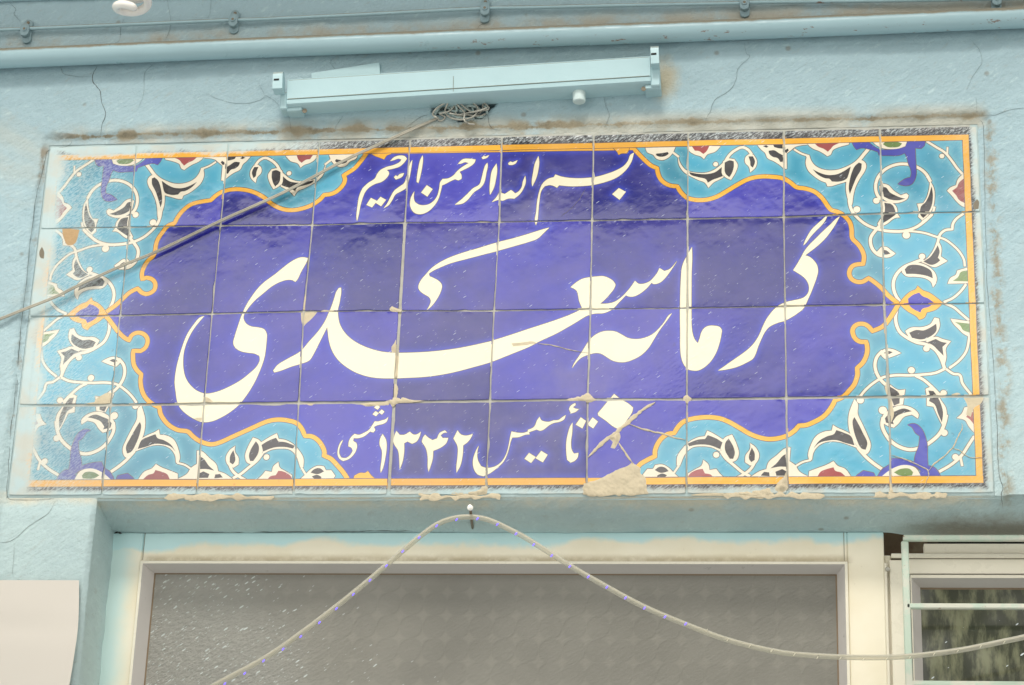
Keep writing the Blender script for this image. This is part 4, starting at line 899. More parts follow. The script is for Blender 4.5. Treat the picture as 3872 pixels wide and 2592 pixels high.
panel = empty('tile_panel', (0, 0, H), 'long blue glazed tile panel with cream calligraphy and turquoise floral border over the doorway', 'tile panel')

def seg_arrays():
    P0 = []; P1 = []
    for _, _, p in SHAPES: P0.append(p); P1.append(np.roll(p, -1, 0))
    return np.concatenate(P0), np.concatenate(P1)
SEG0, SEG1 = seg_arrays()
def winding(pts, poly):
    a = poly; b = np.roll(poly, -1, 0); x = pts[:, 0][:, None]; y = pts[:, 1][:, None]
    up = (a[:, 1] <= y) & (b[:, 1] > y); dn = (a[:, 1] > y) & (b[:, 1] <= y)
    cr = (b[:, 0] - a[:, 0]) * (y - a[:, 1]) - (x - a[:, 0]) * (b[:, 1] - a[:, 1])
    return (up & (cr > 0)).sum(1) - (dn & (cr < 0)).sum(1)
def clip_seg(p, q, x0, x1, z0, z1):
    t0, t1 = 0., 1.; d_ = q - p
    for pp, qq in ((-d_[0], p[0] - x0), (d_[0], x1 - p[0]), (-d_[1], p[1] - z0), (d_[1], z1 - p[1])):
        if abs(pp) < 1e-12:
            if qq < 0: return None
        else:
            t = qq / pp
            if pp < 0: t0 = max(t0, t)
            else: t1 = min(t1, t)
    return None if t0 >= t1 else (p + d_ * t0, p + d_ * t1)
SEC = {'cream': 'lettering', 'vine': 'floral_motif', 'black': 'floral_motif', 'red': 'floral_motif', 'green': 'floral_motif', 'ribbon': 'floral_motif', 'gold': 'gold_outline'}
HALO_SRC = [p for _, k, p in SHAPES if k in ('cream', 'gold', 'vine')]
HS0 = np.concatenate(HALO_SRC); HS1 = np.concatenate([np.roll(p, -1, 0) for p in HALO_SRC])
def seg_dist(P_, a, b):
    ab = b - a; L = (ab ** 2).sum(1) + 1e-12
    t = np.clip(((P_[:, None, :] - a[None]) * ab[None]).sum(2) / L, 0, 1)
    return np.sqrt((((a[None] + ab[None] * t[..., None]) - P_[:, None, :]) ** 2).sum(2)).min(1)
def tile_surface(i, j, tilt, pil, c, q):
    def f(P_):
        u = (P_[:, 0] - c[0]) / .075; v = (P_[:, 1] - c[1]) / .075
        y = pil * (u ** 2 + v ** 2) * .5 + tilt[0] * (P_[:, 0] - c[0]) + tilt[1] * (P_[:, 1] - c[1])
        de = np.full(len(P_), 9.)
        for a_ in range(4):
            p0, p1 = q[a_], q[(a_ + 1) % 4]; t_ = (p1 - p0) / np.linalg.norm(p1 - p0)
            de = np.minimum(de, abs((P_[:, 0] - p0[0]) * t_[1] - (P_[:, 1] - p0[1]) * t_[0]))
        rim_w = .0042 + .002 * vnoise(P_[:, 0] * 30, i * 1.7 + j, P_[:, 1] * 30)
        y = y + .0003 * np.exp(-de / rim_w)
        y = y + .00022 * vnoise(P_[:, 0] * 22, i * 3.3, P_[:, 1] * 22 + j * 5) + .00007 * vnoise(P_[:, 0] * 70, i * 3.3, P_[:, 1] * 70)
        return y
    return f
nt_tri = 0
for j in range(4):
    for i in range(10):
        q = [JX[i, j].copy(), JX[i + 1, j].copy(), JX[i + 1, j + 1].copy(), JX[i, j + 1].copy()]     # tl tr br bl
        g = .0013 + .0007 * RNG.rand(4)
        if i in (3, 4) and j >= 1: g[1 if i == 3 else 3] += .0012
        if j == 3: g[0] += .0009
        if j == 2: g[2] += .0007
        if i == 8: g[1] += .0004
        x0o, x1o = g[3], g[1]
        q[0] += (x0o, -g[0]); q[3] += (x0o, g[2]); q[1] += (-x1o, -g[0]); q[2] += (-x1o, g[2])
        c = sum(q) / 4
        # outline with slightly nibbled edges
        outl = []
        for a in range(4):
            p0, p1 = q[a], q[(a + 1) % 4]; dd = (p1 - p0) / np.linalg.norm(p1 - p0); nn = np.array([-dd[1], dd[0]])
            k = 16
            for s_ in range(k):
                t = s_ / k; p = p0 + (p1 - p0) * t
                w = .00035 * float(vnoise(p[0] * 160, a * 7.1 + i, p[1] * 160)) + max(0, float(vnoise(p[0] * 45, a + 3.3 * j, p[1] * 45)) - .55) * .006
                if s_ == 0: p = p + ((q[(a + 1) % 4] - p0) / .15 + (q[a - 1] - p0) / .15) * .0005; w = .0002
                outl.append(p - nn * w if True else p)
        outl = np.array(outl)
        x0, x1, z0, z1 = outl[:, 0].min() - .001, outl[:, 0].max() + .001, outl[:, 1].min() - .001, outl[:, 1].max() + .001
        sel = ~((np.maximum(SEG0[:, 0], SEG1[:, 0]) < x0) | (np.minimum(SEG0[:, 0], SEG1[:, 0]) > x1) | (np.maximum(SEG0[:, 1], SEG1[:, 1]) < z0) | (np.minimum(SEG0[:, 1], SEG1[:, 1]) > z1))
        V2 = [Vector(p) for p in outl]; n0 = len(V2); Ed = [(k, (k + 1) % n0) for k in range(n0)]
        for a, b in zip(SEG0[sel], SEG1[sel]):
            r = clip_seg(a, b, x0, x1, z0, z1)
            if r is None: continue
            Ed.append((len(V2), len(V2) + 1)); V2 += [Vector(r[0]), Vector(r[1])]
        st = .0052
        gx = np.arange(x0 + .003, x1, st); gz = np.arange(z0 + .003, z1, st)
        V2 += [Vector((a + (RNG.rand() - .5) * .001, b + (RNG.rand() - .5) * .001)) for a in gx for b in gz]
        vv, ee, ff, _, _, _ = delaunay_2d_cdt(V2, Ed, [], 0, 2e-5, False)
        vv = np.array([(p[0], p[1]) for p in vv]); ff = np.array([t for t in ff if len(t) == 3])
        cen = vv[ff].mean(1)
        ins = winding(cen, outl) != 0
        ff = ff[ins]; cen = cen[ins]
        kind = np.array(['rim'] * len(ff), dtype=object)
        for _, kd, p in SHAPES:
            lo, hi = p.min(0), p.max(0)
            if lo[0] > x1 or hi[0] < x0 or lo[1] > z1 or hi[1] < z0: continue
            s_ = np.nonzero((cen[:, 0] >= lo[0]) & (cen[:, 0] <= hi[0]) & (cen[:, 1] >= lo[1]) & (cen[:, 1] <= hi[1]))[0]
            if len(s_) == 0: continue
            w = winding(cen[s_], p) != 0
            kind[s_[w]] = kd
        tilt = ((RNG.rand() - .5) * .008, (RNG.rand() - .5) * .009); pil = .0001 + .0003 * RNG.rand()
        tone = RNG.rand()
        fs = tile_surface(i, j, tilt, pil, c, q); yoff = (RNG.rand() - .5) * .0006
        Y = fs(vv) + yoff - .0021
        e = 1e-4
        nx_ = (fs(vv + [e, 0]) - fs(vv - [e, 0])) / (2 * e); nz_ = (fs(vv + [0, e]) - fs(vv - [0, e])) / (2 * e)
        NRM = np.stack([nx_, -np.ones(len(vv)), nz_], 1); NRM /= np.linalg.norm(NRM, axis=1)[:, None]
        near_ = ~((np.maximum(HS0[:, 0], HS1[:, 0]) < x0 - .02) | (np.minimum(HS0[:, 0], HS1[:, 0]) > x1 + .02) | (np.maximum(HS0[:, 1], HS1[:, 1]) < z0 - .02) | (np.minimum(HS0[:, 1], HS1[:, 1]) > z1 + .02))
        halo = np.zeros(len(vv))
        if near_.any():
            for s_ in range(0, len(vv), 400):
                dd = seg_dist(vv[s_:s_ + 400], HS0[near_], HS1[near_]); halo[s_:s_ + 400] = np.exp(-(dd / .0052) ** 1.3)
        V3 = np.stack([vv[:, 0], Y, vv[:, 1] + H], 1)
        def piece(name, mask, parent):
            f = ff[mask]; ks = kind[mask]; used, inv = np.unique(f, return_inverse=True); f = inv.reshape(-1, 3)
            names = sorted(set(ks)); mats = [KM[k_] for k_ in names]; mi = [names.index(k_) for k_ in ks]
            v = V3[used]; nr = NRM[used]; hl = halo[used]; body = None
            if parent is panel:           # this piece also carries the rounded rim and sides of the tile
                n_ = len(v); oy = fs(outl) + yoff - .0021
                oo = outl - c; un = oo / np.linalg.norm(oo, axis=1)[:, None]
                r0 = np.stack([outl[:, 0], oy, outl[:, 1] + H], 1)
                r1 = np.stack([outl[:, 0] + un[:, 0] * .0005, oy + .0007, outl[:, 1] + un[:, 1] * .0005 + H], 1)
                r2 = r1 + [0, .009, 0]
                v = np.concatenate([v, r0, r1, r2]); m_ = len(outl); ex = []; 
                okind = np.array(['rim'] * m_, dtype=object); oc = outl * .98 + c * .02
                for _, kd, p in SHAPES:
                    lo, hi = p.min(0), p.max(0)
                    if lo[0] > x1 or hi[0] < x0 or lo[1] > z1 or hi[1] < z0: continue
                    okind[winding(oc, p) != 0] = kd
                for k_ in range(m_):
                    k2 = (k_ + 1) % m_
                    if okind[k_] not in names: names.append(okind[k_]); mats.append(KM[okind[k_]])
                    for a_, b_ in ((0, 1), (1, 2)):
                        ex.append((n_ + a_ * m_ + k_, n_ + a_ * m_ + k2, n_ + b_ * m_ + k2, n_ + b_ * m_ + k_)); mi.append(names.index(okind[k_]))
                fl = [tuple(t) for t in f] + ex
                rn = np.stack([un[:, 0] * .7, -np.ones(m_) * .7, un[:, 1] * .7], 1); sn = np.stack([un[:, 0], 0 * un[:, 0], un[:, 1]], 1)
                nr = np.concatenate([nr, rn * .6 + [0, -.6, 0], rn, sn]); hl = np.concatenate([hl, np.zeros(3 * m_)])
            else: fl = [tuple(t) for t in f]
            o = mesh(name, v, fl, mats, parent, smooth=True, mi=mi)
            a_ = o.data.attributes.new('halo', 'FLOAT', 'POINT'); a_.data.foreach_set('value', hl.astype('f'))
            a_ = o.data.attributes.new('tone', 'FLOAT', 'POINT'); a_.data.foreach_set('value', np.full(len(v), tone, 'f'))
            # make every face look at the viewer
            return o, nr
        base = np.array([k_ not in SEC for k_ in kind])
        if not base.any(): base[:] = True
        tile, nr = piece('tile', base, panel)
        objs = [(tile, nr)]
        for sec in ('lettering', 'floral_motif', 'gold_outline'):
            mk = np.array([SEC.get(k_) == sec for k_ in kind]) & ~base
            if mk.sum() == 0: continue
            if sec != 'lettering': objs.append(piece(sec, mk, tile)); continue
            idx = np.nonzero(mk)[0]; par = {}
            def find(a):
                while par.setdefault(a, a) != a: a = par[a]
                return a
            for t in idx:
                a0, a1, a2 = (find(int(q_)) for q_ in ff[t]); par[a1] = a0; par[find(a2)] = a0
            roots = np.array([find(int(ff[t][0])) for t in idx])
            for rt in np.unique(roots):
                if (roots == rt).sum() < 3: base_extra = True
                m2 = np.zeros(len(ff), bool); m2[idx[roots == rt]] = True; objs.append(piece('letter', m2, tile))
        for o, nr in objs:
            me = o.data; nr = nr / np.linalg.norm(nr, axis=1)[:, None]
            me.normals_split_custom_set_from_vertices(nr.tolist()); nt_tri += len(me.polygons)
print('tile faces', nt_tri)

# grout bed behind the tiles, just below their faces, and lumps of mortar standing in the joints
gx = np.arange(-.7620, .7630, .0051); gz = np.arange(-.3080, .3130, .0051)
GX, GZ = np.meshgrid(gx, gz, indexing='ij'); GY = .0004 + .0004 * vnoise(GX * 30, 2, GZ * 30) + .0003 * vnoise(GX * 110, 5, GZ * 110)
GY = GY + .0035 * ((abs(GX) > .753) | (GZ > .304) | (GZ < -.304)); a = np.arange(GX.size).reshape(GX.shape)
gf = np.stack([a[:-1, :-1], a[1:, :-1], a[1:, 1:], a[:-1, 1:]], -1).reshape(-1, 4)
grout = mesh('grout', np.stack([GX, GY, GZ + H], -1).reshape(-1, 3), gf, GROUT, panel, smooth=True)
def lump(px, t, mat=MORT, name='mortar_patch', parent=None, y0=.0005, seed=0):
    """a rough patch of mortar standing t metres proud, feathered to nothing at its rim"""
    p = smooth_closed(plane(px), corner=80, sub=6)
    c0 = p.mean(0); ang = np.arange(len(p))
    p = p + (p - c0) * (.05 * vnoise(p[:, 0] * 160, seed, p[:, 1] * 160) + .04 * vnoise(p[:, 0] * 420, seed, p[:, 1] * 420))[:, None] * 1.5
    V2 = [Vector(q_) for q_ in p]; n0 = len(p); Ed = [(k, (k + 1) % n0) for k in range(n0)]
    lo, hi = p.min(0), p.max(0); st = max(.0018, math.sqrt((hi[0] - lo[0]) * (hi[1] - lo[1]) / 1500))
    V2 += [Vector((x, z)) for x in np.arange(lo[0], hi[0], st) for z in np.arange(lo[1], hi[1], st)]
    vv, _, ff, _, _, _ = delaunay_2d_cdt(V2, Ed, [], 0, 2e-5, False)
    vv = np.array([(q_[0], q_[1]) for q_ in vv]); ff = np.array(ff); ff = ff[winding(vv[ff].mean(1), p) != 0]
    dd = seg_dist(vv, p, np.roll(p, -1, 0)); y0 = y0 - .0012; h = t * sst(0, max(t * 2.2, .002), dd)
    h = h * (1 + .5 * vnoise(vv[:, 0] * 90, 4, vv[:, 1] * 90) + .6 * vnoise(vv[:, 0] * 300, 4, vv[:, 1] * 300))
    used, inv = np.unique(ff, return_inverse=True); ff = inv.reshape(-1, 3)
    return mesh(name, np.stack([vv[:, 0], y0 - h, vv[:, 1] + H], 1)[used], ff[:, ::-1] if False else ff, mat, parent or panel, smooth=True)
tag(lump(L_([(485, 1010), (560, 990), (620, 970), (720, 920), (800, 880), (880, 850), (915, 818), (950, 850), (985, 870), (990, 920), (1030, 950), (1040, 1020), (1050, 1100), (900, 1112), (700, 1115), (500, 1112)]), .0011, y0=-.0006),
    'broken lower corner of a tile filled with rough tan mortar')
lump(L_([(700, 600), (760, 560), (800, 545), (812, 600), (790, 650), (760, 700), (725, 690), (745, 640)]), .0022, y0=-.0005)
lump(L_([(2290, 1000), (2290, 1060), (2200, 1085), (2170, 1060), (2220, 980), (2260, 940), (2280, 900)]), .0045, y0=-.0003)
for q in ([(440, 250), (520, 205), (560, 240), (600, 270), (520, 290), (460, 275)], [(330, 270), (400, 235), (500, 245), (500, 275), (400, 282)], [(1370, 230), (1410, 225), (1440, 260), (1410, 300), (1370, 280)]):
    lump(L_(q), .0016, y0=-.0001)
for q in ([(1050, 290), (1110, 262), (1180, 240), (1240, 240), (1300, 262), (1420, 275), (1300, 290), (1180, 300), (1140, 330), (1120, 300)], [(850, 300), (950, 290), (1100, 285), (1100, 312), (960, 325), (880, 322)],
          [(330, 300), (450, 298), (430, 318), (370, 312)], [(1150, 120), (1185, 140), (1180, 250), (1150, 250)]):
    lump(K_(q), .0016, y0=-.0001)
lump(K_([(1590, 1090), (1700, 1068), (1800, 1075), (1880, 1060), (1940, 1015), (1975, 1040), (1972, 1105), (1700, 1112)]), .003)
lump(L_([(1400, 1112), (1600, 1085), (1800, 1078), (2000, 1060), (2120, 1035), (2180, 1070), (2150, 1115), (1800, 1118)]), .0025)
lump(F__([(1110, 635), (1130, 608), (1170, 628), (1215, 640), (1210, 660), (1130, 655)]), .002, y0=-.0004)
lump(F__([(500, 645), (560, 628), (650, 640), (580, 660), (520, 665)]), .0015); lump(F__([(345, 560), (365, 500), (375, 560), (362, 640), (340, 640)]), .0015)
lump(F__([(1165, 1030), (1195, 1060), (1190, 1180), (1195, 1250), (1150, 1250), (1165, 1150)]), .0015)
lump(M_([(1140, 1090), (1160, 980), (1185, 1010), (1200, 1100)]), .0012); lump(M_([(1370, 1110), (1440, 1040), (1480, 960), (1455, 1050), (1420, 1110)]), .0012)
for nme, q, w in (('mortar_seam', L_([(525, 775), (600, 690), (700, 605), (770, 550), (860, 480), (960, 390), (1060, 320), (1120, 285)]), 3.2), ('mortar_seam', L_([(890, 480), (1000, 520), (1100, 545), (1200, 570), (1290, 600), (1385, 620)]), 1.5),
                  ('mortar_seam', L_([(795, 640), (850, 730), (920, 825)]), 1.5), ('mortar_seam', M_([(1500, 895), (1550, 830), (1640, 760), (1710, 690), (1760, 590), (1795, 510), (1790, 470)]), 1.1),
                  ('mortar_seam', M_([(1710, 690), (1780, 720), (1860, 770), (1975, 775)]), .7), ('mortar_seam', M_([(1165, 755), (1290, 790), (1400, 840), (1490, 890), (1490, 960), (1440, 1060)]), .9),
                  ('mortar_seam', G_([(80, 938), (200, 950), (330, 985), (460, 1010)]), .7)):
    ribbon(nme, q, w * 1.9, w * 1.5, MORT, panel, Y=-.0014, lift=.0010, thick=.0010)
for q, w in ((C_([(505, 715), (480, 780), (420, 860), (350, 930), (285, 980)]), .5), (G_([(455, 1010), (530, 1022)]), .4), (C_([(700, 272), (900, 262), (1050, 240), (1150, 236)]), .4)):
    ribbon('crack', q, w, w * .8, SEAM, panel, Y=-.0018, lift=.0005, thick=.0004)
# ragged mortar lips above and below the tiles, left by the plasterer
for k, (xa, xb) in enumerate([(-.50, -.33), (-.10, .02), (.36, .50), (.58, .68)]):
    n = 16; top = [(xa + (xb - xa) * t / n, -.3000 + .004 * vnoise(t * 1.1 + k * 9, 1, 1)) for t in range(n + 1)]; bot = [(xa + (xb - xa) * t / n, -.3075 + .003 * vnoise(t * 1.3 + k * 5, 2, 1)) for t in range(n, -1, -1)]
    tmp = np.array(top + bot); V2 = tmp
    # express through the same patch builder
    px = [tuple((1936 + FPX * (RC[0] @ (np.array([x, 0, z + H]) - CP)) / (RC[2] @ (np.array([x, 0, z + H]) - CP)), 1296 + FPX * (RC[1] @ (np.array([x, 0, z + H]) - CP)) / (RC[2] @ (np.array([x, 0, z + H]) - CP)))) for x, z in tmp]
    lump(px, .0006, y0=-.0006, seed=k)

# ------------------------------------------------------------------ pipes and conduits across the top
def line_tube(p0, p1, r, y, x0, x1, wob=.0, n=20, seg=40, sd=0):
    a, b = W(*p0, y), W(*p1, y); o = []
    for k in range(seg + 1):
        x = x0 + (x1 - x0) * k / seg; t = (x - a[0]) / (b[0] - a[0])
        o.append((x, y + wob * .6 * float(vnoise(x * 3 + sd, 1, 1)), a[2] + (b[2] - a[2]) * t + wob * float(vnoise(x * 2.2 + sd, 7, 2))))
    return MB().tube(o, r, n)
pipe = line_tube((0, 220.5), (3872, 68.5), .0170, -.0245, -2.5, 4.0, .0012).build('water_pipe', PIPE, None, True)
tag(pipe, 'thick sea blue painted pipe running right across the wall above the lamp', 'pipe')
cond = empty('conduit', W(1936, 35, -.006).tolist(), 'thin sea blue painted line held by clamps, above the thick pipe', 'conduit')
pts = []
CY = [(-300, 128), (0, 113.5), (427, 96), (850, 78), (1000, 73), (1400, 54), (1810, 33), (2000, 29), (2400, 20), (2785, 13), (2872, 9), (3300, 4), (3760, -4), (3872, -7), (4300, -20)]
cpt = catmull(CY, 6)
MB().tube([W(px, py, -.0150) for px, py in cpt], .0032, 10).build('tube', PIPE, cond, True)
for k, (px, py) in enumerate([(97, 113), (884, 77), (1835, 34), (2815, 13), (3768, -4)]):
    c = W(px, py, -.015); mb = MB()
    def stad(cx_, cz_, w, h, y0, y1, mb):
        n = 18; v = []; rr = w / 2
        for yy, sc in ((y0, 1), (y1 + .0006, 1), (y1, .9)):
            for q in range(n):
                an = 2 * math.pi * q / n; v.append((cx_ + rr * sc * math.cos(an), yy, cz_ + math.copysign(h / 2 - rr, math.sin(an)) + rr * sc * math.sin(an)))
        f = [[a * n + q, a * n + (q + 1) % n, (a + 1) * n + (q + 1) % n, (a + 1) * n + q] for a in (0, 1) for q in range(n)] + [[2 * n + q for q in range(n)]]
        mb.add(v, f)
    tl = (.0015, .0, -.001, .0005, 0)[k]
    stad(c[0] + tl, c[2] - .001, .0160, .044, -.003, -.0115, mb); stad(c[0], c[2] - .002, .0155, .024, -.010, -.0205, mb)
    cl_ = auto_smooth(mb.build('clamp', CLAMPM, cond), 40)
    s1 = MB(); s1.tube([(c[0], -.0200, c[2] - .002), (c[0], -.0226, c[2] - .002)], [.0046, .0040], 14)
    auto_smooth(s1.build('screw', CLAMPM, cl_), 40)
    s2 = MB(); s2.tube([(c[0], -.0225, c[2] - .002), (c[0], -.0230, c[2] - .002)], [.0024, .0022], 10); s2.tube([(c[0] + tl, -.0114, c[2] + .0150), (c[0] + tl, -.0128, c[2] + .0150)], [.0030, .0024], 12)
    s2.build('screw_hole', SEAM, cl_)
up = line_tube((0, -6), (390, -17), .0062, -.010, -2.4, 3.6, .0008, sd=9).build('conduit', PIPE, None, True)
tag(up, 'upper blue conduit just showing along the top left edge, behind the lamp bulb', 'conduit')

# ------------------------------------------------------------------ fluorescent batten
lampA = W(1087, 297, -.040); lampB = W(2457, 208, -.040)
ang = math.atan2(lampB[2] - lampA[2], lampB[0] - lampA[0]); LEN = math.hypot(lampB[0] - lampA[0], lampB[2] - lampA[2])
lamp = empty('fluorescent_fitting', (lampA[0], 0, lampA[2] - .05), 'empty pale blue painted fluorescent lamp fitting with no tube, fixed over the tile panel', 'lamp fitting')
def lt(mb, name, mat, parent=lamp, ang_s=35):
    ca, sa = math.cos(ang), math.sin(ang)
    v = [(lampA[0] + x * ca - z * sa, y, lampA[2] + x * sa + z * ca) for x, y, z in mb.v]
    return auto_smooth(mesh(name, v, mb.f, mat, parent), ang_s)
# body: front sheet with a lip along top and bottom, sloping underside
HT = .0475
mb = MB().prism([(-.004, .0), (-.034, .0), (-.0385, -.0015), (-.0385, -.0035), (-.040, -.0042), (-.040, -HT + .010), (-.0385, -HT + .0095), (-.0385, -HT + .0085), (-.0405, -HT + .0078), (-.0400, -HT + .001), (-.036, -HT - .002), (-.008, -HT - .004), (-.004, -HT - .004)], 0, LEN)
body = lt(mb, 'housing', LAMPM)
lt(MB().box(.272, .2726, -.0409, -.038, -HT + .004, -.016), 'seam', FSEAM, body)
lt(MB().prism([(-.0398, -HT + .0102), (-.0403, -HT + .0102), (-.0403, -HT + .0093), (-.0398, -HT + .0093)], .002, LEN - .002), 'seam', FSEAM, body)
lt(MB().prism([(-.0383, -.0030), (-.0390, -.0030), (-.0390, -.0037), (-.0383, -.0037)], .002, LEN - .002), 'seam', FSEAM, body)
lt(MB().box(-.0125, 0, -.036, -.004, -HT - .006, -.022, .002).box(-.0015, .0235, -.033, -.003, -HT - .0085, -HT - .0015, .0015), 'end_cap', LAMPM)
lt(MB().box(LEN, LEN + .0150, -.040, -.004, -HT - .0085, -.020, .002).box(LEN - .010, LEN + .0155, -.034, -.003, -HT - .0100, -HT - .0020, .0015), 'end_cap', LAMPM)
def holder(x0, x1, z0, z1, gap):
    mb = MB(); n = 10; v = []
    for x in (x0, x1):
        for q in range(n + 1):
            an = math.pi * q / n; v.append((x, -.047 - .0095 * math.cos(an) * 1.0, z1 - .0095 + .0095 * math.sin(an)))
        v += [(x, -.0375, z0), (x, -.0565, z0 + .002)]
    k = n + 3; mb.add(v, [[a, (a + 1) % k, k + (a + 1) % k, k + a] for a in range(k)] + [list(range(k))[::-1], list(range(k, 2 * k))])
    h = lt(mb, 'lampholder', LAMPM)
    lt(MB().box(gap, gap + .0085, -.0574, -.050, z1 - .019, z1 - .0162), 'tube_slot', DARK, h)
    return h
holder(-.0205, -.0045, -.028, .0075, -.0185); holder(LEN + .0020, LEN + .0150, -.027, .0095, LEN + .0028)
lt(MB().tube([(LEN * .803, -.022, -HT - .002), (LEN * .803, -.022, -HT - .0185), (LEN * .803, -.022, -HT - .0200)], [.0105, .0102, .0088], 22), 'starter', painted('white_blue_starter', (.60, .72, .70), .35))
lt(MB().tube([(.028, -.0305, -HT - .009), (.028, -.0315, -HT - .009)], .004, 10), 'screw', SEAM)
lt(MB().tube([(LEN - .012, -.0325, -HT - .009), (LEN - .012, -.0335, -HT - .009)], .004, 10), 'screw', SEAM)
# folded plate stuck out behind the lamp
wp = [W(x, y, -.012) for x, y in R(1000, 0, [(415, 650), (1018, 555), (1022, 645), (1018, 690), (420, 700)])]
n = len(wp); v = [tuple(p) for p in wp] + [(p[0], -.001, p[2]) for p in wp]
pl = mesh('mounting_plate', v, [list(range(n))[::-1]] + [[k, (k + 1) % n, n + (k + 1) % n, n + k] for k in range(n)], LAMPM, lamp)

# ------------------------------------------------------------------ wires, cable
wires = empty('wire_tangle', W(1760, 430, 0).tolist(), 'tangle of old grey wires spilling from the dark hole under the lamp fitting', 'wires')
WP = [([(1525, 1045), (1490, 1010), (1540, 950), (1620, 912), (1600, 985), (1640, 1040), (1740, 1062), (1850, 1035), (1892, 965), (1850, 915)], -.012, 0, .0015),
      ([(1690, 905), (1725, 950), (1772, 1000), (1768, 1060), (1800, 1095), (1862, 1106)], -.015, 0, .0014),
      ([(1590, 915), (1680, 930), (1640, 985), (1555, 1010), (1600, 1040), (1560, 1075), (1530, 1045)], -.010, 0, .0013),
      ([(1740, 925), (1830, 992), (1900, 975), (1960, 978), (1988, 955), (1925, 895)], -.013, 0, .0012),
      ([(1640, 1005), (1720, 1018), (1800, 1003), (1900, 985), (1975, 955)], -.017, 0, .0013),
      ([(1505, 1015), (1545, 960), (1590, 925), (1665, 900)], -.006, 1, .0030),
      ([(1870, 1042), (1940, 1035), (1972, 1005), (1955, 940)], -.004, 1, .0022),
      ([(1560, 900), (1620, 960), (1700, 990), (1690, 930), (1640, 900)], -.005, 1, .0020),
      ([(1780, 900), (1800, 960), (1850, 1000), (1830, 930), (1800, 900)], -.004, 1, .0018),
      ([(1530, 1000), (1620, 1010), (1700, 1040), (1780, 1050), (1860, 1050)], -.003, 1, .0022),
      ([(1700, 910), (1690, 980), (1720, 1030), (1790, 1020), (1900, 1030), (1960, 1010)], -.008, 0, .0013),
      ([(1905, 890), (1935, 930), (1925, 985), (1890, 1020)], -.006, 0, .0013),
      ([(1650, 960), (1700, 940), (1760, 960), (1820, 940), (1880, 955), (1940, 990)], -.002, 1, .0022),
      ([(1600, 1000), (1560, 980), (1600, 940), (1680, 960), (1750, 990), (1800, 960)], .002, 1, .0026)]
for k, (p, y, c, r) in enumerate(WP):
    cp = catmull(R(1000, 0, p), 7); nn_ = len(cp)
    q = [W(a[0], a[1], y + .006 * float(vnoise(i_ * .18 + k * 4.7, 1, 3))) for i_, a in enumerate(cp)]
    MB().tube(q, r, 8).build('wire', (WIRE, WIRE2)[c], wires, True)
cab = empty('twin_cable', W(1657, 448, -.01).tolist(), 'flat beige twin cable drooping from the wires across the tile panel\'s top left corner', 'cable')
cp = catmull([(1657, 446), (1512, 511), (1427, 549), (1299, 609), (1107, 711), (1000, 762), (832, 837), (597, 950), (469, 1002), (299, 1079), (213, 1122), (85, 1173), (0, 1207), (-120, 1252)], 6)
cp = np.array(cp); tn = np.gradient(cp, axis=0); tn /= np.linalg.norm(tn, axis=1)[:, None]; nn_ = np.stack([-tn[:, 1], tn[:, 0]], 1)
for s_ in (-1, 1):
    q = []
    for k, (a, b) in enumerate(zip(cp, nn_)):
        u = k / len(cp); y = -.0075 - .0012 * math.sin(math.pi * min(1, u * 1.02)) - .009 * u ** 3
        q.append(W(*(a + b * s_ * (2.5 if u > .04 else 2.0)), y + (.0006 if s_ > 0 else 0)))
    MB().tube(q, .0014, 10).build('conductor', CABLE, cab, True)

# ------------------------------------------------------------------ compact fluorescent bulb on its cord
bc = W(497, 35, -.25); bulb = empty('spiral_bulb', bc.tolist(), 'white spiral energy saving bulb hanging at the top left of the picture', 'light bulb')
mb = MB()
for arm in (0, 1):
    p = []; n = 110; turns = 2.75 if arm == 0 else 2.2
    for k in range(n + 1):
        t = k / n; th = -.75 - 2 * math.pi * turns * (1 - t) + arm * math.pi; r_ = .0240
        z = .062 * (1 - t) ** 1.0 + (.012 if arm else 0)
        if arm == 0 and t > .86: u = (t - .86) / .14; r_ = .0240 - .0085 * u ** 1.5; z -= .0015 * u
        p.append((bc[0] + r_ * math.cos(th), bc[1] + r_ * math.sin(th), bc[2] - .006 + z))
    mb.tube(p, [.0064] * (n - 2) + [.0060, .0048, .0020], 14)
mb.build('spiral_tube', CFLM, bulb, True)
auto_smooth(MB().tube([(bc[0], bc[1], bc[2] + z) for z in (.060, .064, .085, .100, .102)], [.024, .027, .027, .016, .013], 28).build('base', CFLB, bulb), 40)
auto_smooth(MB().tube([(bc[0], bc[1], bc[2] + z) for z in (.100, .104, .145, .155)], [.018, .020, .020, .008], 24).build('socket', CFLB, bulb), 40)
MB().tube([(bc[0], bc[1], bc[2] + .15), (bc[0] + .002, bc[1], bc[2] + .25), (bc[0], bc[1], H + .955)], .003, 8).build('cord', WIRE, bulb, True)

# ------------------------------------------------------------------ the glazed door
def PX(x, y, Y): return W(x, y, Y)
yF = D_DOOR
dx0 = W(395, 2300, yF)[0]; dx1 = W(3341, 2300, yF)[0]; dz1 = H - .3335
bx0, bx1, bz1 = -.5545, .5380, H - .3805
door = empty('glazed_door', (0, yF + .02, 0), 'cream framed door with patterned grey glass under the tile panel, its top edge sprayed pale blue', 'door')
sl_ = W(546, 2050, yF)[0]; sr_ = W(3191, 2050, yF)[0]
for a, b in ((-.6055, bx0), (bx1, .5925)):
    MB().box(a, b, yF, yF + .045, .0, dz1, .0015).build('stile', FRAMEM, door)
MB().box(bx0 + .0003, bx1 - .0003, yF + .0002, yF + .045, bz1, dz1 - .0003, .0012).build('top_rail', FRAMEM, door)
MB().box(bx0, bx1, yF + .001, yF + .045, 0.02, .16, .002).build('bottom_rail', FRAMEM, door)
for xx_ in (sl_, sr_): MB().box(xx_ - .0004, xx_ + .0004, yF - .0004, yF + .01, bz1 + .002, dz1 - .001).build('seam', SEAM, door)
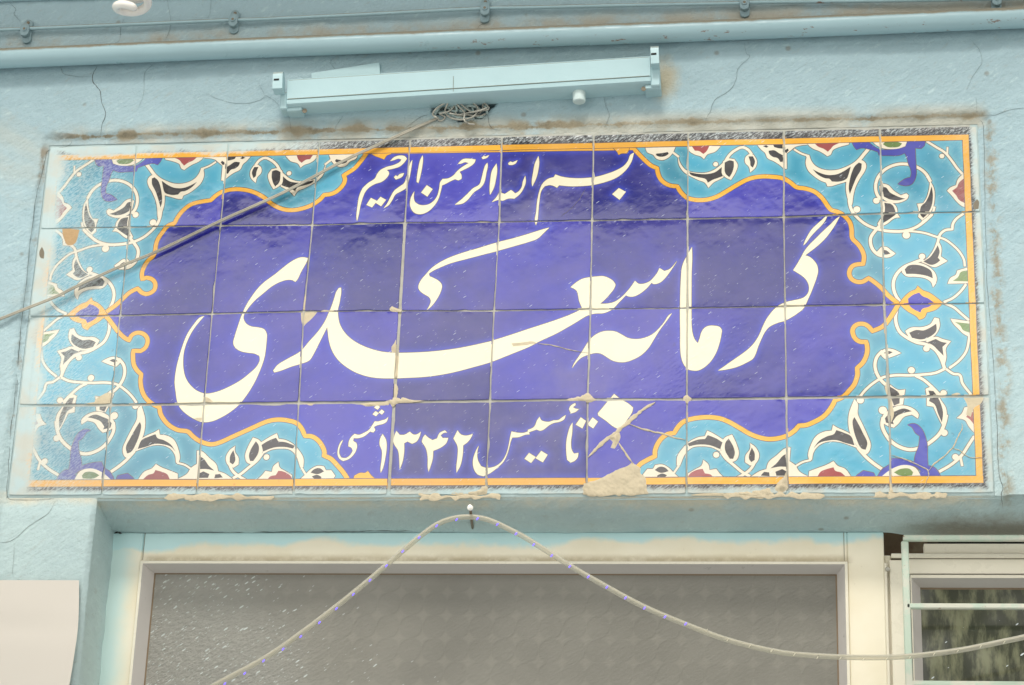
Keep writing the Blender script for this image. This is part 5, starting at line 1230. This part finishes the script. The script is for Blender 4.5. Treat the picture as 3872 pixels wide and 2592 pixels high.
# glazing beads: a narrow bright lip, then a bevel running back to the glass
gd = .026; gw = .0165; gh = .0095
def bead(pts_front, pts_back, name='glazing_bead', mat=BEADM, parent=door):
    v = list(pts_front) + list(pts_back); n = len(pts_front)
    return mesh(name, v, [[k, k + 1, n + k + 1, n + k] for k in range(n - 1)], mat, parent)
lipw = .0042
def ring(x, z, y): return [(x[0], y, .16), (x[0], y, z), (x[1], y, z), (x[1], y, .16)]
y0_, y1_ = yF - .003, yF + gd
LIP = FRAMEM
for a, b, nm in ((0, 1, 'l'), (1, 2, 't'), (2, 3, 'r')):
    o0 = ring((bx0, bx1), bz1, y0_); o1 = ring((bx0 + lipw, bx1 - lipw), bz1 - lipw, y0_ - .0005); o2 = ring((bx0 + .0155, bx1 - .0155), bz1 - .0120, y1_); oo = ring((bx0, bx1), bz1, yF + .01)
    v = [oo[a], oo[b], o0[a], o0[b], o1[a], o1[b], o2[a], o2[b]]
    mesh('glazing_bead', v, [[0, 1, 3, 2], [2, 3, 5, 4], [4, 5, 7, 6]], [STILEM, BEADM], door, mi=[0, 0, 1])
rub = Mat('brown_glazing_rubber').fin((.20, .14, .08), .6)
for a, b in ((0, 1), (1, 2), (2, 3)):
    o1 = ring((bx0 + .0155, bx1 - .0155), bz1 - .0120, y1_ - .0004); o2 = ring((bx0 + .0190, bx1 - .0190), bz1 - .0150, y1_ + .001)
    mesh('rubber_seal', [o1[a], o1[b], o2[a], o2[b]], [[0, 1, 3, 2]], rub, door)
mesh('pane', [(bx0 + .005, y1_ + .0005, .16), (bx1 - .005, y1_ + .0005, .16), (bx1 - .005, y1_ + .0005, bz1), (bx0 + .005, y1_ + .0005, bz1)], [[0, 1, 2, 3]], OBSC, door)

for q in ([(428, 2019), (470, 2017), (700, 2015), (1000, 2013), (1400, 2010), (1700, 2006), (1790, 2004), (1900, 2003), (2400, 1998), (2900, 1991), (3330, 1984)], [(419, 2030), (408, 2150), (392, 2300), (380, 2450), (370, 2600)]):
    ribbon('crack', q, .8, .8, CRACKM, wall, Y=yF - .002, lift=.001, thick=.0004)
for q in ([(432, 2018), (445, 2015), (462, 2017)], [(1700, 2005), (1740, 2002), (1790, 2004), (1815, 2002)], [(2420, 1997), (2460, 1994), (2520, 1996)]):
    ribbon('crack', q, 2.6, 2.6, DARK, wall, Y=yF - .004, lift=.001, thick=.0004)

# ------------------------------------------------------------------ side window and its grille
Z8 = lambda x, y: (2872 + x / 2.24, 1892 + y / 2.24)
def rect(name, x0, y0, x1, y1, Y, dep, mat, parent, b=.001, zbot=None, xr=None):
    a = W(*Z8(x0, (y0 + min(y1, 1568)) / 2), Y); c = W(*Z8(x1, (y0 + min(y1, 1568)) / 2), Y); t = W(*Z8((x0 + x1) / 2 if x1 < 2300 else x0 + 200, y0), Y); u = W(*Z8((x0 + x1) / 2 if x1 < 2300 else x0 + 200, y1), Y)
    return MB().box(a[0], xr or c[0], Y, Y + dep, zbot if zbot is not None else u[2], t[2], b).build(name, mat, parent)
win = empty('side_window', (1.1, yF, 0), 'cream steel framed side window with dusty glass right of the door, reflecting trees', 'window')
XR = 1.75
s0 = rect('cover_strip', 995, 530, 1092, 1500, yF + .002, .03, STILEM, win, zbot=.05)
c_ = W(*Z8(1085, 585), yF + .001)
MB().tube([(c_[0], c_[1], c_[2]), (c_[0], c_[1] - .0018, c_[2])], [.0036, .0030], 16).tube([(c_[0], c_[1] - .0017, c_[2]), (c_[0], c_[1] - .0022, c_[2])], [.0014, .0013], 8).build('screw', SCREWM, win)
rect('jamb', 1113, 505, 1262, 1500, yF + .006, .04, STILEM, win, zbot=.05)
rect('back_strip', 1068, 468, 1125, 1500, yF + .014, .03, STILEM, win, zbot=.05)
rect('head_rail', 1115, 450, 2800, 487, yF + .004, .03, STILEM, win, xr=XR)
rect('head_groove', 1118, 478, 2800, 496, yF + .0075, .03, SEAM, win, xr=XR, b=0)
rect('top_rail', 1262, 494, 2800, 625, yF + .010, .04, STILEM, win, xr=XR)
rect('filler_board', 1392, 368, 2800, 452, yF + .016, .02, FRAMEM if False else STILEM, win, xr=XR)
ya, yb = yF + .007, yF + .034
pA = W(*Z8(1288, 632), ya); pB = W(*Z8(1300, 658), ya - .001); pC = W(*Z8(1362, 742), yb); pA2 = W(*Z8(1290, 1100), ya); pB2 = W(*Z8(1300, 1100), ya); pC2 = W(*Z8(1376, 1200), yb)
zt0, zt1, zt2 = pA[2], pB[2], pC[2]; xa_, xb_, xc_ = pA2[0], pB2[0], pC2[0]
def wr(x, z, y): return [(x, y, .9), (x, y, z), (XR, y, z)]
for a, b in ((0, 1), (1, 2)):
    q0, q1, q2 = wr(xa_, zt0, ya), wr(xb_, zt1, ya - .001), wr(xc_, zt2, yb)
    mesh('glazing_bead', [q0[a], q0[b], q1[a], q1[b], q2[a], q2[b]], [[0, 1, 3, 2], [2, 3, 5, 4]], [STILEM, BEADM], win, mi=[0, 1])
q1, q2 = wr(xc_, zt2, yb - .0004), wr(xc_ + .0012, zt2 - .004, yb + .001)
mesh('rubber_seal', [q1[1], q1[2], q2[1], q2[2]], [[0, 1, 3, 2]], rub, win)
mesh('pane', [(xc_ - .002, yb + .0005, .9), (XR, yb + .0005, .9), (XR, yb + .0005, zt2 + .001), (xc_ - .002, yb + .0005, zt2 + .001)], [[0, 1, 2, 3]], WGLASS, win)
MB().box(xa_ - .01, XR, yF + .02, yF + .06, .3, .9, .002).build('lower_panel', STILEM, win)
gri = empty('window_grille', (1.1, .06, 0), 'peeling pale green and white steel grille in front of the side window', 'window grille')
YG = .052
def bar(x0, y0, x1, y1, nme, zbot=None, xr=None):
    n0 = len(bpy.data.objects)
    return rect(nme, x0, y0, x1, y1, YG, .010, GRILLEM, gri, .0015, zbot, xr)
bar(1216, 292, 2800, 340, 'bar', xr=XR); bar(1218, 345, 1280, 1500, 'bar', zbot=.9)
bar(1245, 872, 2800, 916, 'bar', xr=XR); bar(1285, 1528, 2800, 1572, 'bar', xr=XR)
for k in range(1, 6):
    z_ = W(*Z8(1800, 1528), YG)[2] - .262 * k
    if z_ > .95: MB().box(W(*Z8(1285, 1528), YG)[0], XR, YG, YG + .010, z_ - .009, z_, .0015).build('bar', GRILLEM, gri)
MB().box(XR - .012, XR, YG + .0005, YG + .0095, .9, W(*Z8(1800, 345), YG)[2], .0015).build('bar', GRILLEM, gri)
MB().box(XR, 1.9, .01, .13, 0, H - .30, .003).build('pier', WALLM, wall)
# crumbling hole beside the door head; recess shade painted into both rubble colours
hole = rect('broken_masonry', 1045, 175, 1420, 470, .16, .02, mortar('shade_dark_rubble_fill', (.13, .085, .05)), wall, 0)
MB().box(W(*Z8(1045, 300), yF)[0] - .02, W(*Z8(1430, 300), yF)[0] + .02, .17, .19, H - .40, H - .30).build('rubble_backing', Mat('shade_dark_rubble').fin((.06, .045, .03), .95), wall)
# flakes of leaf green paint on the grille's upright
for (x, y) in ((1265, 858), (1258, 975), (1262, 1075), (1270, 1120), (1290, 1375), (1275, 1440), (1280, 1490), (1262, 1165)):
    p = [W(*Z8(x + 26 * math.cos(a) * (.6 + .5 * random.random()), y + 22 * math.sin(a) * (.5 + .5 * random.random())), YG - .0006) for a in np.linspace(0, 2 * math.pi, 8)[:-1]]
    if False: mesh('paint_flake', p, [list(range(7))], GREEN, gri)

# ------------------------------------------------------------------ nail and rope light
nail = empty('nail', W(1787, 2003, .08).tolist(), 'long bent nail sticking out over the door, holding up the rope light', 'nail')
nb = W(1787.5, 2003, .085); nh = W(1778, 1922, -.030)
nm_ = [tuple(nb + (nh - nb) * t) for t in (0, .5, 1)]
MB().tube(nm_, .0021, 10).build('shank', NAILM, nail, True)
dd = (nh - nb) / np.linalg.norm(nh - nb)
auto_smooth(MB().tube([tuple(nh), tuple(nh + dd * .0008), tuple(nh + dd * .0026), tuple(nh + dd * .0032)], [.0030, .0046, .0044, .0030], 16).build('head', NAILH, nail), 50)
rope = empty('rope_light', W(1790, 1957, -.01).tolist(), 'clear plastic rope light hung over the nail and swagged across the door', 'rope light')
RP = [(560, 2740), (700, 2658), (811, 2592), (1000, 2490), (1136.6, 2396), (1273, 2293), (1399, 2191), (1522.8, 2084), (1597.5, 2022), (1661.5, 1979), (1725.6, 1959), (1789.6, 1956), (1853.6, 1969), (1939, 2009), (2000, 2042), (2153.6, 2139), (2294.5, 2220), (2435, 2295), (2593, 2362), (2747, 2419), (2896, 2457), (3006, 2474.6), (3175.6, 2485), (3318, 2487), (3452, 2481), (3631, 2459), (3796, 2426), (3872, 2410), (4050, 2368), (4300, 2300)]
def rope_y(x): return -.008 + .020 * min(1, abs(x - 1790) / 900)
rp = [W(a[0], a[1], rope_y(a[0])) for a in catmull(RP, 6)]
MB().tube(rp, .0040, 14).build('sleeve', ROPEM, rope, True)
MB().tube([p + np.array([0, .0, .0016]) for p in rp], .0013, 6).build('core_wire', COREM, rope, True)
leds = R(1000, 1892, [(165, 1320), (322, 1208), (487, 1085), (637, 962), (787, 835), (935, 710), (1080, 582), (1225, 453), (1370, 330), (1525, 228), (1703, 172), (1887, 165), (2062, 215), (2228, 298)]) + R(2000, 1992, [(42, 160), (202, 257), (362, 353), (525, 445), (690, 537), (855, 632), (1023, 722), (1205, 800), (1388, 862)]) + R(0, 1992, [(2335, 1190), (2168, 1300), (1992, 1392)])
off = R(2000, 1992, [(1575, 918), (1760, 1005), (1955, 1060), (2150, 1105)]) + R(2872, 1892, [(100, 1275), (295, 1308), (490, 1335), (685, 1338), (878, 1350), (1075, 1345), (1272, 1335), (1478, 1305), (1678, 1280), (1873, 1240), (2072, 1205)], 2.24)
for lst, mt in ((leds, LEDM), (off, LEDOFF)):
    proto = None
    for a in lst:
        c = W(a[0], a[1], rope_y(a[0]) - .0046)
        if proto is None:
            MBv = MB().tube([(-.0016, 0, -.0020), (-.0009, 0, -.0012), (.0009, 0, .0012), (.0016, 0, .0020)], [.0003, .0011, .0011, .0003] if lst is leds else [.0001, .0007, .0007, .0001], 8)
            proto = mesh('led', np.array(MBv.v) + c, MBv.f, mt, None, True); me = proto.data
            me.transform(Matrix.Translation(-Vector(c))); proto.parent = rope; proto.location = Vector(c) - rope.location
        else:
            o = proto.copy(); COL.objects.link(o); o.parent = rope; o.location = Vector(c) - rope.location

# ------------------------------------------------------------------ blank sheet hung on the wall
V = []; nU, nV = 26, 30
edge = catmull([(299, 2195), (298.5, 2290), (294.5, 2376), (285, 2450), (262, 2592), (225, 2760), (195, 2900)], 6); edge = np.array(edge)
for v_ in range(nV + 1):
    t = v_ / nV; k = t * (len(edge) - 1); k0 = min(int(k), len(edge) - 2); e_ = edge[k0] + (edge[k0 + 1] - edge[k0]) * (k - k0)
    for u_ in range(nU + 1):
        s_ = u_ / nU
        out = .0005 + .030 * t ** 1.5 * max(0, (s_ - .55) / .45) ** 2 + .0025 * max(0, (s_ - .93) / .07) * t + .0012 * float(vnoise(s_ * 5, t * 6, 2))
        Yp = -.0105 - out
        R_ = W(e_[0], e_[1], Yp); zt = W(299 - 40, 2197, Yp)[2] + (R_[2] - W(299, 2195, Yp)[2])
        x = -1.13 + (R_[0] + 1.13) * s_
        V.append((x, Yp, R_[2] - .0035 * (1 - s_) * 0))
F = [[a * (nU + 1) + b, a * (nU + 1) + b + 1, (a + 1) * (nU + 1) + b + 1, (a + 1) * (nU + 1) + b] for a in range(nV) for b in range(nU)]
tag(mesh('paper_sheet', V, F, PAPER, None, True), 'blank cream sheet with a curling edge hung on the wall left of the door', 'paper sheet')

# ------------------------------------------------------------------ what stands round about: unseen eave and beam added for shade, yard, trees across the yard
shadem = Mat('shade_part_paint').fin((.17, .20, .20), .8)
o = MB().box(-2.6, 4.2, -.46, .3, H + .96, H + 1.08, .005).build('shade_eave', shadem); tag(o, kind='structure')  # unseen eave, added; its depth is set to shade the upper wall
o = MB().box(-2.6, 4.2, -1.74, -1.26, H + .96, H + 1.10, .01).build('shade_beam', shadem); tag(o, kind='structure')  # unseen dark beam, added for the top tile row to reflect
MB().box(4.0, 4.2, -1.70, -1.50, 0, H + .96, .01).box(-2.6, -2.4, -1.70, -1.50, 0, H + .96, .01).build('shade_beam_post', shadem, o)
Gm = Mat('pale_concrete_yard'); Gm.fin(Gm.mix(Gm.noise(.8, 6), (.30, .32, .33), (.40, .42, .43)), .8, Gm.bump(Gm.noise(20, 4), .2, .01))
o = mesh('ground', [(-150, -150, 0), (150, -150, 0), (150, 150, 0), (-150, 150, 0)], [[0, 1, 2, 3]], Gm.m); tag(o, kind='structure')
LEAFM = Mat('dusty_leaves'); LEAFM.fin(LEAFM.mix(LEAFM.noise(3, 3), (.07, .09, .03), (.26, .27, .12)), .6)
BARK = Mat('bark').fin((.12, .09, .06), .9)
V = []; F = []
for (tx, ty, th, tr) in ((-.4, -8.9, 5.1, 1.2), (1.0, -8.3, 5.5, 1.2), (2.4, -9.0, 5.6, 1.3), (4.2, -8.6, 5.3, 1.3), (6.0, -9.2, 5.6, 1.4)):
    for k in range(2600):
        while True:
            p = RNG.rand(3) * 2 - 1
            if .25 < p @ p < 1: break
        c = np.array([tx, ty, th - tr * 1.5]) + p * [tr, tr * .8, tr * 1.5]
        if vnoise(*(c * 1.7)) < -.28: continue
        a = RNG.randn(3); a /= np.linalg.norm(a); b = np.cross(a, RNG.randn(3)); b /= np.linalg.norm(b); s_ = .05 + .05 * RNG.rand()
        n = len(V); V += [c - a * s_, c + b * s_ * .5, c + a * s_, c - b * s_ * .5]; F.append([n, n + 1, n + 2, n + 3])
o = mesh('foliage', V, F, LEAFM.m); tag(o, kind='stuff')
mb = MB()
for (tx, ty, th) in ((-.4, -8.9, 3.4), (1.0, -8.3, 3.8), (2.4, -9.0, 3.6), (4.2, -8.6, 3.4), (6.0, -9.2, 3.8)):
    mb.tube([(tx, ty, 0), (tx + .1, ty, th * .5), (tx - .05, ty, th)], [.14, .10, .04], 8)
o = mb.build('trunks', BARK, o)
